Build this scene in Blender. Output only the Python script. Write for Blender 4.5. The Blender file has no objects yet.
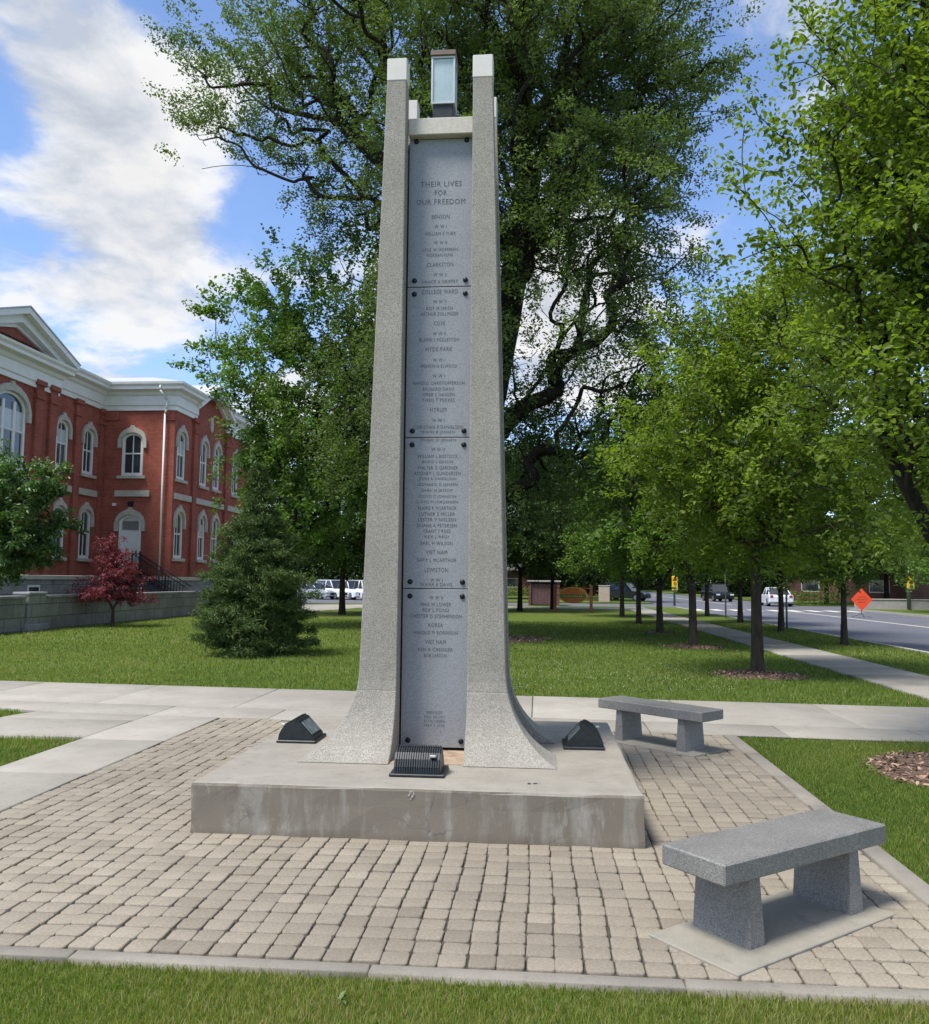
import bpy, math, random
import numpy as np
from mathutils import Vector, Matrix

random.seed(7)
C = bpy.context.scene.collection
R = math.radians

# ------------------------------------------------------------------ scene, camera, light
sc = bpy.context.scene
sc.view_settings.view_transform = 'Standard'
sc.view_settings.look = 'None'
sc.view_settings.gamma = 1.0
sc.view_settings.exposure = 1.0
sc.view_settings.use_curve_mapping = False
sc.render.engine = 'CYCLES'
sc.cycles.use_denoising = True
sc.cycles.max_bounces = 8
sc.cycles.transparent_max_bounces = 8
sc.cycles.sample_clamp_indirect = 6.0

cam_d = bpy.data.cameras.new('camera')
cam_d.sensor_width = 36.0
cam_d.sensor_fit = 'AUTO'
cam_d.lens = 860.0 * 36.0 / 1024.0
cam_d.clip_start = 0.05
cam_d.clip_end = 3000
cam = bpy.data.objects.new('camera', cam_d)
C.objects.link(cam)
rv = Vector((0.99634558, 0.08487602, 0.00956816))
uv_ = Vector((-0.00268573, -0.08083431, 0.99672393))
fv = Vector((-0.08537140, 0.99310718, 0.08031095))
M = Matrix.Identity(4)
for i in range(3):
    M[i][0] = rv[i]; M[i][1] = uv_[i]; M[i][2] = -fv[i]; M[i][3] = (0, 0, 1.62)[i]
cam.matrix_world = M
sc.camera = cam

SUN_EL, SUN_AZ = R(63), R(228)      # azimuth clockwise from +Y: behind the camera, to its left
sun_dir = Vector((math.sin(SUN_AZ) * math.cos(SUN_EL), math.cos(SUN_AZ) * math.cos(SUN_EL), math.sin(SUN_EL)))
sd = bpy.data.lights.new('sun', 'SUN')
sd.energy = 2.7
sd.angle = R(15)
sd.color = (1.0, 0.95, 0.88)
so = bpy.data.objects.new('sun', sd)
so.rotation_euler = sun_dir.to_track_quat('Z', 'Y').to_euler()
so.location = (0, 0, 60)
C.objects.link(so)

# ------------------------------------------------------------------ node helpers
def mat(name):
    m = bpy.data.materials.new(name)
    m.use_nodes = True
    nt = m.node_tree
    return m, nt, nt.nodes['Principled BSDF']

def nd(nt, typ, **kw):
    n = nt.nodes.new(typ)
    for k, v in kw.items():
        setattr(n, k, v)
    return n

def lk(nt, a, b):
    nt.links.new(a, b)

def noise(nt, vec, scale, detail=4, rough=0.55, mapscale=None):
    if mapscale:
        mp = nd(nt, 'ShaderNodeMapping')
        mp.inputs['Scale'].default_value = mapscale
        lk(nt, vec, mp.inputs['Vector']); vec = mp.outputs[0]
    n = nd(nt, 'ShaderNodeTexNoise')
    n.inputs['Scale'].default_value = scale
    n.inputs['Detail'].default_value = detail
    n.inputs['Roughness'].default_value = rough
    lk(nt, vec, n.inputs['Vector'])
    return n.outputs['Fac']

def ramp(nt, fac, stops, interp='LINEAR'):
    r = nd(nt, 'ShaderNodeValToRGB')
    r.color_ramp.interpolation = interp
    el = r.color_ramp.elements
    while len(el) < len(stops):
        el.new(0.5)
    for e, (p, c) in zip(el, stops):
        e.position = p
        e.color = (c[0], c[1], c[2], 1) if hasattr(c, '__len__') else (c, c, c, 1)
    lk(nt, fac, r.inputs[0])
    return r.outputs[0]

def mix(nt, a, b, fac, mode='MIX'):
    m = nd(nt, 'ShaderNodeMix', data_type='RGBA', blend_type=mode)
    for sock, v in ((m.inputs['Factor'], fac), (m.inputs['A'], a), (m.inputs['B'], b)):
        if isinstance(v, (int, float)):
            sock.default_value = v
        elif isinstance(v, tuple):
            sock.default_value = (*v, 1) if len(v) == 3 else v
        else:
            lk(nt, v, sock)
    return m.outputs['Result']

def math_(nt, op, a, b=None, clamp=False):
    m = nd(nt, 'ShaderNodeMath', operation=op)
    m.use_clamp = clamp
    for i, v in enumerate((a, b)):
        if v is None: continue
        if isinstance(v, (int, float)): m.inputs[i].default_value = v
        else: lk(nt, v, m.inputs[i])
    return m.outputs[0]

def bump(nt, bsdf, h, strength, dist):
    b = nd(nt, 'ShaderNodeBump')
    b.inputs['Strength'].default_value = strength
    b.inputs['Distance'].default_value = dist
    lk(nt, h, b.inputs['Height'])
    lk(nt, b.outputs[0], bsdf.inputs['Normal'])

def objc(nt):
    return nd(nt, 'ShaderNodeTexCoord').outputs['Object']

def attr(nt, name='tint'):
    return nd(nt, 'ShaderNodeAttribute', attribute_name=name).outputs['Fac']

def simple(name, col, rough=0.6, metal=0.0, spec=0.5, vary=0.12, vscale=6.0, bumps=0.0, bscale=60.0):
    m, nt, b = mat(name)
    co = objc(nt)
    n = noise(nt, co, vscale, 5)
    lo = tuple(c * (1 - vary) for c in col); hi = tuple(min(1, c * (1 + vary)) for c in col)
    lk(nt, ramp(nt, n, [(0.3, lo), (0.7, hi)]), b.inputs['Base Color'])
    b.inputs['Roughness'].default_value = rough
    b.inputs['Metallic'].default_value = metal
    b.inputs['Specular IOR Level'].default_value = spec
    if bumps:
        bump(nt, b, noise(nt, co, bscale, 3), bumps, 0.004)
    return m

# ------------------------------------------------------------------ materials
def speckle(name, c_dark, c_mid, c_light, scale, big=0.08, rough=0.7, bumps=0.25, stain=None):
    m, nt, b = mat(name)
    co = objc(nt)
    v = nd(nt, 'ShaderNodeTexVoronoi', feature='F1')
    v.inputs['Scale'].default_value = scale
    lk(nt, co, v.inputs['Vector'])
    sep = nd(nt, 'ShaderNodeSeparateColor'); lk(nt, v.outputs['Color'], sep.inputs[0])
    col = ramp(nt, sep.outputs[0], [(0.0, c_dark), (0.22, c_dark), (0.4, c_mid), (0.68, c_mid), (0.9, c_light)])
    n = noise(nt, co, 2.6, 5)
    col = mix(nt, col, ramp(nt, n, [(0.3, 1 - big * 2), (0.7, 1 + 0 * big)]), 1.0, 'MULTIPLY')
    if stain:
        s = noise(nt, co, 3.0, 6, 0.6, mapscale=(6.0, 6.0, 0.35))
        col = mix(nt, col, stain, ramp(nt, s, [(0.5, 0.0), (0.75, 0.45)]))
    lk(nt, col, b.inputs['Base Color'])
    b.inputs['Roughness'].default_value = rough
    bump(nt, b, v.outputs['Distance'], bumps, 0.003)
    return m

M_agg = speckle('exposed_aggregate', (0.215, 0.20, 0.17), (0.315, 0.295, 0.25), (0.40, 0.375, 0.32), 190, 0.09, 0.85, 0.45, (0.235, 0.215, 0.18))
M_granite = speckle('grey_granite', (0.135, 0.130, 0.122), (0.228, 0.220, 0.205), (0.33, 0.32, 0.30), 300, 0.13, 0.5, 0.12)
M_granite_top = M_granite
M_panel = speckle('polished_granite', (0.225, 0.235, 0.25), (0.285, 0.298, 0.315), (0.35, 0.36, 0.375), 240, 0.06, 0.42, 0.03)
M_white_stone = simple('white_stone', (0.60, 0.575, 0.53), 0.6, vary=0.06, vscale=9)
M_beam = speckle('beam_stone', (0.50, 0.46, 0.40), (0.54, 0.50, 0.43), (0.58, 0.54, 0.47), 60, 0.06, 0.6, 0.05, (0.46, 0.38, 0.30))

def concrete(name, lo, hi, streak=None, tinted=False, scale=3.0):
    m, nt, b = mat(name)
    co = objc(nt)
    col = ramp(nt, noise(nt, co, scale, 8, 0.65), [(0.3, lo), (0.7, hi)])
    fine = noise(nt, co, 140, 3)
    col = mix(nt, col, ramp(nt, fine, [(0.3, 0.85), (0.7, 1.0)]), 1.0, 'MULTIPLY')
    blot = noise(nt, co, 9.0, 4, 0.7)
    col = mix(nt, col, ramp(nt, blot, [(0.56, 1.0), (0.72, 0.80)]), 1.0, 'MULTIPLY')
    if tinted:
        t = attr(nt)
        col = mix(nt, col, ramp(nt, t, [(0.0, 0.80), (1.0, 1.0)]), 1.0, 'MULTIPLY')
    if streak:
        # drip stains and lime run-off, only on upright faces
        geo = nd(nt, 'ShaderNodeNewGeometry')
        sx = nd(nt, 'ShaderNodeSeparateXYZ'); lk(nt, geo.outputs['True Normal'], sx.inputs[0])
        upright = math_(nt, 'LESS_THAN', math_(nt, 'ABSOLUTE', sx.outputs[2]), 0.5)
        s = noise(nt, co, 2.2, 7, 0.62, mapscale=(3.4, 3.4, 0.5))
        d = ramp(nt, s, [(0.40, 0.0), (0.52, 1.0)])
        col = mix(nt, col, streak[0], math_(nt, 'MULTIPLY', math_(nt, 'MULTIPLY', d, upright), 0.75))
        s2 = noise(nt, co, 3.1, 7, 0.7, mapscale=(2.6, 2.6, 0.9))
        d2 = ramp(nt, s2, [(0.55, 0.0), (0.66, 1.0)])
        col = mix(nt, col, streak[1], math_(nt, 'MULTIPLY', math_(nt, 'MULTIPLY', d2, upright), 0.7))
        w = nd(nt, 'ShaderNodeTexVoronoi', feature='DISTANCE_TO_EDGE')
        w.inputs['Scale'].default_value = 5.0
        wm = nd(nt, 'ShaderNodeMix', data_type='RGBA'); wm.inputs['Factor'].default_value = 0.2
        lk(nt, co, wm.inputs['A'])
        wn = nd(nt, 'ShaderNodeTexNoise'); wn.inputs['Scale'].default_value = 6.0; wn.inputs['Detail'].default_value = 6
        lk(nt, co, wn.inputs['Vector']); lk(nt, wn.outputs['Color'], wm.inputs['B'])
        lk(nt, wm.outputs['Result'], w.inputs['Vector'])
        crack = ramp(nt, w.outputs['Distance'], [(0.0, 1.0), (0.035, 0.0)])
        patch = ramp(nt, noise(nt, co, 1.3, 3), [(0.50, 0.0), (0.60, 1.0)])
        col = mix(nt, col, (0.10, 0.09, 0.085), math_(nt, 'MULTIPLY', math_(nt, 'MULTIPLY', crack, patch), math_(nt, 'MULTIPLY', upright, 0.65)))
        # dirty rim under the top edge and along the foot
        sz = nd(nt, 'ShaderNodeSeparateXYZ'); lk(nt, co, sz.inputs[0])
        zz = math_(nt, 'ADD', sz.outputs[2], math_(nt, 'MULTIPLY', math_(nt, 'SUBTRACT', noise(nt, co, 7, 4), 0.5), 0.10))
        rim = ramp(nt, zz, [(0.0, 1.0), (0.05, 0.0), (0.27, 0.0), (0.33, 0.6)])
        col = mix(nt, col, (0.15, 0.125, 0.095), math_(nt, 'MULTIPLY', math_(nt, 'MULTIPLY', rim, upright), 0.6))
    lk(nt, col, b.inputs['Base Color'])
    b.inputs['Roughness'].default_value = 0.88
    b.inputs['Specular IOR Level'].default_value = 0.3
    bump(nt, b, noise(nt, co, 70, 5), 0.25, 0.004)
    return m

M_plinth = concrete('plinth_concrete', (0.26, 0.238, 0.198), (0.345, 0.318, 0.268), ((0.17, 0.142, 0.105), (0.37, 0.35, 0.31)))
M_path = concrete('path_concrete', (0.325, 0.298, 0.252), (0.425, 0.395, 0.34), tinted=True, scale=1.4)
M_edge = concrete('edging_concrete', (0.21, 0.19, 0.158), (0.30, 0.275, 0.23), scale=2.0)
M_pad = concrete('pad_concrete', (0.26, 0.24, 0.195), (0.345, 0.322, 0.265), scale=3.5)
M_kerb = concrete('kerb_concrete', (0.36, 0.34, 0.31), (0.46, 0.44, 0.40))
M_footing = simple('footing_stone', (0.34, 0.25, 0.18), 0.9, vary=0.3, vscale=14)

def paver_mat():
    m, nt, b = mat('tumbled_pavers')
    co = objc(nt)
    t = attr(nt)
    col = ramp(nt, t, [(0.0, (0.225, 0.192, 0.155)), (0.3, (0.285, 0.246, 0.193)), (0.6, (0.338, 0.294, 0.228)), (0.85, (0.38, 0.333, 0.258)), (1.0, (0.41, 0.361, 0.282))])
    col = mix(nt, col, ramp(nt, noise(nt, co, 75, 6, 0.75), [(0.3, 0.62), (0.66, 1.0)]), 1.0, 'MULTIPLY')
    col = mix(nt, col, ramp(nt, noise(nt, co, 1.1, 4), [(0.35, 0.84), (0.65, 1.0)]), 1.0, 'MULTIPLY')
    lk(nt, col, b.inputs['Base Color'])
    b.inputs['Roughness'].default_value = 0.92
    b.inputs['Specular IOR Level'].default_value = 0.25
    bump(nt, b, noise(nt, co, 120, 4), 0.35, 0.004)
    return m
M_paver = paver_mat()
M_joint = simple('joint_sand', (0.06, 0.052, 0.036), 1.0, vary=0.5, vscale=12)

def lawn_mat():
    m, nt, b = mat('lawn_turf')
    co = objc(nt)
    big = noise(nt, co, 0.35, 5, 0.6)
    mid = noise(nt, co, 3.0, 5, 0.6)
    fine = noise(nt, co, 55, 4, 0.7)
    col = ramp(nt, fine, [(0.28, (0.060, 0.095, 0.017)), (0.5, (0.115, 0.165, 0.029)), (0.75, (0.185, 0.230, 0.052))])
    col = mix(nt, col, (0.155, 0.165, 0.05), ramp(nt, big, [(0.45, 0.0), (0.72, 0.5)]))
    col = mix(nt, col, ramp(nt, mid, [(0.3, 0.75), (0.7, 1.0)]), 1.0, 'MULTIPLY')
    lk(nt, col, b.inputs['Base Color'])
    b.inputs['Roughness'].default_value = 0.95
    b.inputs['Specular IOR Level'].default_value = 0.1
    bump(nt, b, fine, 0.8, 0.03)
    return m
M_lawn = lawn_mat()

def asphalt():
    m, nt, b = mat('asphalt')
    co = objc(nt)
    col = ramp(nt, noise(nt, co, 0.5, 6), [(0.3, (0.115, 0.118, 0.138)), (0.7, (0.150, 0.153, 0.175))])
    col = mix(nt, col, ramp(nt, noise(nt, co, 60, 3), [(0.3, 0.8), (0.7, 1.0)]), 1.0, 'MULTIPLY')
    lk(nt, col, b.inputs['Base Color'])
    b.inputs['Roughness'].default_value = 0.8
    return m
M_asphalt = asphalt()
M_line = simple('road_paint', (0.72, 0.68, 0.55), 0.7, vary=0.1)

def leaf_mat(name, stops, trans=0.35, rough=0.5):
    m, nt, b = mat(name)
    t = attr(nt)
    col = ramp(nt, t, stops)
    lk(nt, col, b.inputs['Base Color'])
    b.inputs['Roughness'].default_value = rough
    b.inputs['Specular IOR Level'].default_value = 0.35
    tr = nd(nt, 'ShaderNodeBsdfTranslucent')
    tc = mix(nt, col, (1.35, 1.5, 0.55), 1.0, 'MULTIPLY')
    lk(nt, tc, tr.inputs['Color'])
    ms = nd(nt, 'ShaderNodeMixShader'); ms.inputs[0].default_value = trans
    lk(nt, b.outputs[0], ms.inputs[1]); lk(nt, tr.outputs[0], ms.inputs[2])
    lk(nt, ms.outputs[0], nt.nodes['Material Output'].inputs['Surface'])
    return m
L_elm = leaf_mat('elm_leaves', [(0, (0.055, 0.086, 0.034)), (0.5, (0.100, 0.148, 0.054)), (1, (0.160, 0.215, 0.072))], 0.42)
L_bright = leaf_mat('maple_leaves', [(0, (0.055, 0.105, 0.022)), (0.5, (0.102, 0.182, 0.036)), (1, (0.165, 0.255, 0.055))], 0.42)
L_pear = leaf_mat('pear_leaves', [(0, (0.082, 0.124, 0.019)), (0.5, (0.150, 0.215, 0.032)), (1, (0.225, 0.29, 0.053))], 0.52)
L_dark = leaf_mat('shade_leaves', [(0, (0.020, 0.042, 0.013)), (0.5, (0.040, 0.076, 0.021)), (1, (0.075, 0.120, 0.032))], 0.3)
L_red = leaf_mat('red_leaves', [(0, (0.10, 0.016, 0.030)), (0.5, (0.20, 0.036, 0.062)), (1, (0.31, 0.080, 0.105))], 0.3)
L_spruce = leaf_mat('spruce_needles', [(0, (0.026, 0.052, 0.016)), (0.5, (0.068, 0.118, 0.030)), (1, (0.145, 0.205, 0.058))], 0.1, 0.6)
L_laurel = leaf_mat('glossy_leaves', [(0, (0.042, 0.090, 0.026)), (0.5, (0.080, 0.150, 0.042)), (1, (0.135, 0.215, 0.075))], 0.25, 0.35)
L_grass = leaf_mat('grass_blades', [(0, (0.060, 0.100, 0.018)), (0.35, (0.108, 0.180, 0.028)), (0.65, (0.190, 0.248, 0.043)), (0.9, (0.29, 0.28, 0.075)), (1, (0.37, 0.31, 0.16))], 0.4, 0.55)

def bark_mat(name, lo, hi):
    m, nt, b = mat(name)
    co = objc(nt)
    n = noise(nt, co, 14, 6, 0.65, mapscale=(1, 1, 0.25))
    lk(nt, ramp(nt, n, [(0.3, lo), (0.7, hi)]), b.inputs['Base Color'])
    b.inputs['Roughness'].default_value = 0.95
    b.inputs['Specular IOR Level'].default_value = 0.15
    bump(nt, b, n, 0.9, 0.03)
    return m
M_bark = bark_mat('dark_bark', (0.012, 0.010, 0.008), (0.042, 0.035, 0.029))
M_bark2 = bark_mat('brown_bark', (0.024, 0.019, 0.015), (0.080, 0.065, 0.052))

def brick_mat(name, c1, c2, mortar, bw=0.21, bh=0.075, msize=0.008):
    m, nt, b = mat(name)
    uvn = nd(nt, 'ShaderNodeUVMap', uv_map='uv')
    br = nd(nt, 'ShaderNodeTexBrick')
    br.inputs['Color1'].default_value = (*c1, 1); br.inputs['Color2'].default_value = (*c2, 1)
    br.inputs['Mortar'].default_value = (*mortar, 1)
    br.inputs['Scale'].default_value = 1.0
    br.inputs['Brick Width'].default_value = bw; br.inputs['Row Height'].default_value = bh
    br.inputs['Mortar Size'].default_value = msize
    lk(nt, uvn.outputs[0], br.inputs['Vector'])
    co = objc(nt)
    col = mix(nt, br.outputs['Color'], ramp(nt, noise(nt, co, 0.7, 7, 0.68), [(0.32, 0.62), (0.68, 1.0)]), 1.0, 'MULTIPLY')
    col = mix(nt, col, ramp(nt, noise(nt, co, 9, 4, 0.6), [(0.3, 0.8), (0.7, 1.0)]), 1.0, 'MULTIPLY')
    lk(nt, col, b.inputs['Base Color'])
    b.inputs['Roughness'].default_value = 0.9
    b.inputs['Specular IOR Level'].default_value = 0.2
    bump(nt, b, br.outputs['Fac'], -0.3, 0.01)
    return m
M_brick = brick_mat('red_brick', (0.46, 0.112, 0.074), (0.35, 0.076, 0.052), (0.38, 0.20, 0.155))
M_block = brick_mat('grey_block', (0.33, 0.325, 0.31), (0.26, 0.255, 0.245), (0.14, 0.14, 0.135), 0.82, 0.40, 0.016)
M_brick_far = brick_mat('dull_brick', (0.22, 0.10, 0.075), (0.17, 0.075, 0.06), (0.2, 0.15, 0.12))
M_basestone = brick_mat('base_stone', (0.38, 0.38, 0.385), (0.30, 0.30, 0.31), (0.19, 0.19, 0.19), 0.9, 0.42, 0.015)
M_hood = simple('hood_stone', (0.45, 0.42, 0.36), 0.85, vary=0.14, vscale=5)
M_white = simple('white_paint', (0.72, 0.71, 0.68), 0.5, vary=0.05, vscale=2)
M_roof = simple('pale_roof', (0.45, 0.46, 0.47), 0.5, vary=0.08)
M_glass = simple('window_glass', (0.028, 0.034, 0.042), 0.08, spec=0.8, vary=0.3, vscale=0.6)
M_curtain = simple('window_blind', (0.45, 0.48, 0.50), 0.25, spec=0.7, vary=0.15, vscale=1.0)
M_black = simple('black_metal', (0.012, 0.012, 0.013), 0.5, metal=0.3)
M_lamp = simple('lamp_metal', (0.022, 0.027, 0.030), 0.45, metal=0.35, vary=0.3, vscale=25)
M_lampglass = simple('lamp_glass', (0.16, 0.19, 0.20), 0.12, spec=0.8, vary=0.4, vscale=14)
M_bolt = simple('bolt_metal', (0.018, 0.02, 0.024), 0.4, metal=0.6)
M_letter = simple('letter_paint', (0.075, 0.082, 0.10), 0.8)
M_bronze = simple('cap_metal', (0.16, 0.12, 0.085), 0.45, metal=0.6)
M_frost, _nt, _b = mat('frosted_glass')
_b.inputs['Base Color'].default_value = (0.62, 0.74, 0.76, 1)
_b.inputs['Roughness'].default_value = 0.22
_b.inputs['Transmission Weight'].default_value = 0.35
_n = noise(_nt, objc(_nt), 9, 4)
lk(_nt, ramp(_nt, _n, [(0.3, (0.50, 0.63, 0.66)), (0.7, (0.66, 0.78, 0.80))]), _b.inputs['Base Color'])
M_framemetal = simple('lantern_frame', (0.50, 0.53, 0.52), 0.4, metal=0.5)
M_mulch, _nt, _b = mat('bark_mulch')
lk(_nt, ramp(_nt, attr(_nt), [(0, (0.06, 0.038, 0.026)), (0.5, (0.22, 0.135, 0.09)), (1, (0.42, 0.29, 0.20))]), _b.inputs['Base Color'])
_b.inputs['Roughness'].default_value = 0.95
M_mulchbed = simple('mulch_bed', (0.11, 0.068, 0.046), 1.0, vary=0.5, vscale=30)
M_carwhite = simple('car_white', (0.72, 0.74, 0.78), 0.25, spec=0.6, vary=0.02)
M_carsilver = simple('car_silver', (0.45, 0.48, 0.53), 0.25, metal=0.4, vary=0.02)
M_carblack = simple('car_black', (0.012, 0.013, 0.016), 0.2, spec=0.6, vary=0.05)
M_tyre = simple('tyre_rubber', (0.015, 0.015, 0.015), 0.85)
M_chrome = simple('wheel_rim', (0.45, 0.45, 0.46), 0.3, metal=0.8)
M_headlight = simple('headlight_lens', (0.75, 0.78, 0.80), 0.1)
M_taillight = simple('tail_lens', (0.35, 0.02, 0.02), 0.2)
M_orange = simple('orange_fabric', (0.98, 0.085, 0.022), 0.6, vary=0.03)
M_yellow = simple('yellow_housing', (0.80, 0.52, 0.02), 0.45, vary=0.05)
M_pole = simple('pole_metal', (0.16, 0.20, 0.20), 0.5, metal=0.4)
M_signwood = simple('sign_wood', (0.16, 0.055, 0.035), 0.7, vary=0.2)
M_signred = simple('sign_red', (0.34, 0.10, 0.025), 0.6, vary=0.25, vscale=3)
M_signgreen = simple('sign_green', (0.06, 0.10, 0.05), 0.6, vary=0.2)
M_signgold = simple('sign_gold', (0.45, 0.23, 0.04), 0.6, vary=0.2, vscale=3)
M_maroon = simple('maroon_panel', (0.115, 0.060, 0.055), 0.7, vary=0.2)
M_farroof = simple('shingle_roof', (0.12, 0.11, 0.105), 0.9, vary=0.2)
M_notice = simple('notice_blue', (0.10, 0.16, 0.34), 0.5)
M_signback = simple('sign_back', (0.42, 0.44, 0.45), 0.4, metal=0.5)
M_red_lens = simple('red_lens', (0.30, 0.02, 0.015), 0.3)
M_amber_lens = simple('amber_lens', (0.40, 0.18, 0.01), 0.3)
M_green_lens = simple('green_lens', (0.02, 0.18, 0.10), 0.3)
M_clover = simple('clover_white', (0.55, 0.57, 0.45), 0.8)
M_weed = leaf_mat('dandelion_leaf', [(0, (0.12, 0.18, 0.05)), (1, (0.20, 0.26, 0.10))], 0.3)
M_dirt = simple('dirt_smudge', (0.02, 0.018, 0.015), 0.9)
M_lime = simple('lime_drip', (0.42, 0.40, 0.36), 0.8)

# ------------------------------------------------------------------ mesh helpers
class MB:
    """collects faces; build() links them as one mesh object with metre-scaled UVs"""
    def __init__(s):
        s.v = []; s.f = []; s.smooth = []
    def add(s, vs, fs, smooth=False):
        o = len(s.v)
        s.v += [tuple(p) for p in vs]
        for f in fs:
            s.f.append([i + o for i in f]); s.smooth.append(smooth)
        return s
    def box(s, x0, x1, y0, y1, z0, z1):
        vs = [(x0, y0, z0), (x1, y0, z0), (x1, y1, z0), (x0, y1, z0), (x0, y0, z1), (x1, y0, z1), (x1, y1, z1), (x0, y1, z1)]
        return s.add(vs, [(0, 3, 2, 1), (4, 5, 6, 7), (0, 1, 5, 4), (1, 2, 6, 5), (2, 3, 7, 6), (3, 0, 4, 7)])
    def bbox(s, x0, x1, y0, y1, z0, z1, b=0.01):
        """box with chamfered edges"""
        lv = [(x0 + b, x1 - b, y0 + b, y1 - b, z0), (x0, x1, y0, y1, z0 + b), (x0, x1, y0, y1, z1 - b), (x0 + b, x1 - b, y0 + b, y1 - b, z1)]
        vs = []
        for k, (a, c, d, e, z) in enumerate(lv):
            if k in (1, 2):
                vs += [(a + b, d, z), (c - b, d, z), (c, d + b, z), (c, e - b, z), (c - b, e, z), (a + b, e, z), (a, e - b, z), (a, d + b, z)]
            else:
                vs += [(a, d, z), (c, d, z), (c, d, z), (c, e, z), (c, e, z), (a, e, z), (a, e, z), (a, d, z)]
        fs = []
        for k in range(3):
            for i in range(8):
                j = (i + 1) % 8
                fs.append((k * 8 + i, k * 8 + j, k * 8 + 8 + j, k * 8 + 8 + i))
        fs.append((0, 5, 3, 1)[::1]); fs.append((24, 25, 27, 29))
        return s.add(vs, fs)
    def prism(s, poly, z0, z1):
        n = len(poly)
        vs = [(x, y, z0) for x, y in poly] + [(x, y, z1) for x, y in poly]
        fs = [tuple(range(n - 1, -1, -1)), tuple(range(n, 2 * n))]
        fs += [(i, (i + 1) % n, n + (i + 1) % n, n + i) for i in range(n)]
        return s.add(vs, fs)
    def loft(s, rings, cap=True, smooth=False):
        n = len(rings[0]); vs = [p for r in rings for p in r]; fs = []
        for k in range(len(rings) - 1):
            for i in range(n):
                j = (i + 1) % n
                fs.append((k * n + i, k * n + j, (k + 1) * n + j, (k + 1) * n + i))
        s.add(vs, fs, smooth)
        if cap:
            o = len(s.v) - len(vs)
            s.f.append([o + i for i in range(n - 1, -1, -1)]); s.smooth.append(False)
            s.f.append([o + (len(rings) - 1) * n + i for i in range(n)]); s.smooth.append(False)
        return s
    def tube(s, a, b, r0, r1=None, n=8, smooth=True):
        r1 = r0 if r1 is None else r1
        a = Vector(a); b = Vector(b); d = (b - a).normalized()
        u = d.orthogonal().normalized(); w = d.cross(u)
        rings = []
        for p, r in ((a, r0), (b, r1)):
            rings.append([p + (u * math.cos(2 * math.pi * i / n) + w * math.sin(2 * math.pi * i / n)) * r for i in range(n)])
        return s.loft(rings, True, smooth)
    def build(s, name, m, parent=None, loc=None):
        me = bpy.data.meshes.new(name)
        me.from_pydata(s.v, [], s.f)
        me.polygons.foreach_set('use_smooth', s.smooth)
        me.update()
        uvl = me.uv_layers.new(name='uv')
        nl = len(me.loops)
        vi = np.empty(nl, np.int32); me.loops.foreach_get('vertex_index', vi)
        co = np.empty(len(me.vertices) * 3); me.vertices.foreach_get('co', co); co = co.reshape(-1, 3)[vi]
        nf = len(me.polygons)
        nor = np.empty(nf * 3); me.polygons.foreach_get('normal', nor); nor = np.abs(nor.reshape(-1, 3))
        tot = np.empty(nf, np.int32); me.polygons.foreach_get('loop_total', tot)
        ax = np.repeat(np.argmax(nor * np.array([1, 1, 1.0]), 1), tot)
        uv = np.where((ax == 0)[:, None], co[:, [1, 2]], np.where((ax == 1)[:, None], co[:, [0, 2]], co[:, [0, 1]]))
        uvl.data.foreach_set('uv', uv.ravel())
        me.materials.append(m)
        o = bpy.data.objects.new(name, me)
        C.objects.link(o)
        if parent: o.parent = parent
        if loc: o.location = loc
        return o

def np_mesh(name, verts, faces, m, tint=None, parent=None, smooth=False):
    """verts (N,3), faces (F,k) arrays -> one mesh, optional per-face tint"""
    me = bpy.data.meshes.new(name)
    F, k = faces.shape
    me.vertices.add(len(verts)); me.vertices.foreach_set('co', np.ascontiguousarray(verts, np.float32).ravel())
    me.loops.add(F * k); me.loops.foreach_set('vertex_index', np.ascontiguousarray(faces, np.int32).ravel())
    me.polygons.add(F)
    me.polygons.foreach_set('loop_start', np.arange(0, F * k, k, dtype=np.int32))
    if smooth: me.polygons.foreach_set('use_smooth', np.ones(F, bool))
    me.update(calc_edges=True)
    if tint is not None:
        a = me.attributes.new('tint', 'FLOAT', 'FACE')
        a.data.foreach_set('value', np.ascontiguousarray(tint, np.float32))
    me.materials.append(m)
    o = bpy.data.objects.new(name, me)
    C.objects.link(o)
    if parent: o.parent = parent
    return o

def tag(o, label, cat, group=None, kind=None):
    if label: o['label'] = label
    if cat: o['category'] = cat
    if group: o['group'] = group
    if kind: o['kind'] = kind
    return o

def thing(name, label, cat, loc=(0, 0, 0), rz=0.0, group=None):
    o = bpy.data.objects.new(name, None)
    o.empty_display_size = 0.2
    o.location = loc; o.rotation_euler = (0, 0, rz)
    C.objects.link(o)
    return tag(o, label, cat, group)

def structure(o, label, cat):
    return tag(o, label, cat, None, 'structure')

def copy_tree(o, parent=None):
    c = o.copy(); C.objects.link(c)
    if parent: c.parent = parent
    for ch in list(o.children):
        copy_tree(ch, c)
    return c

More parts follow.
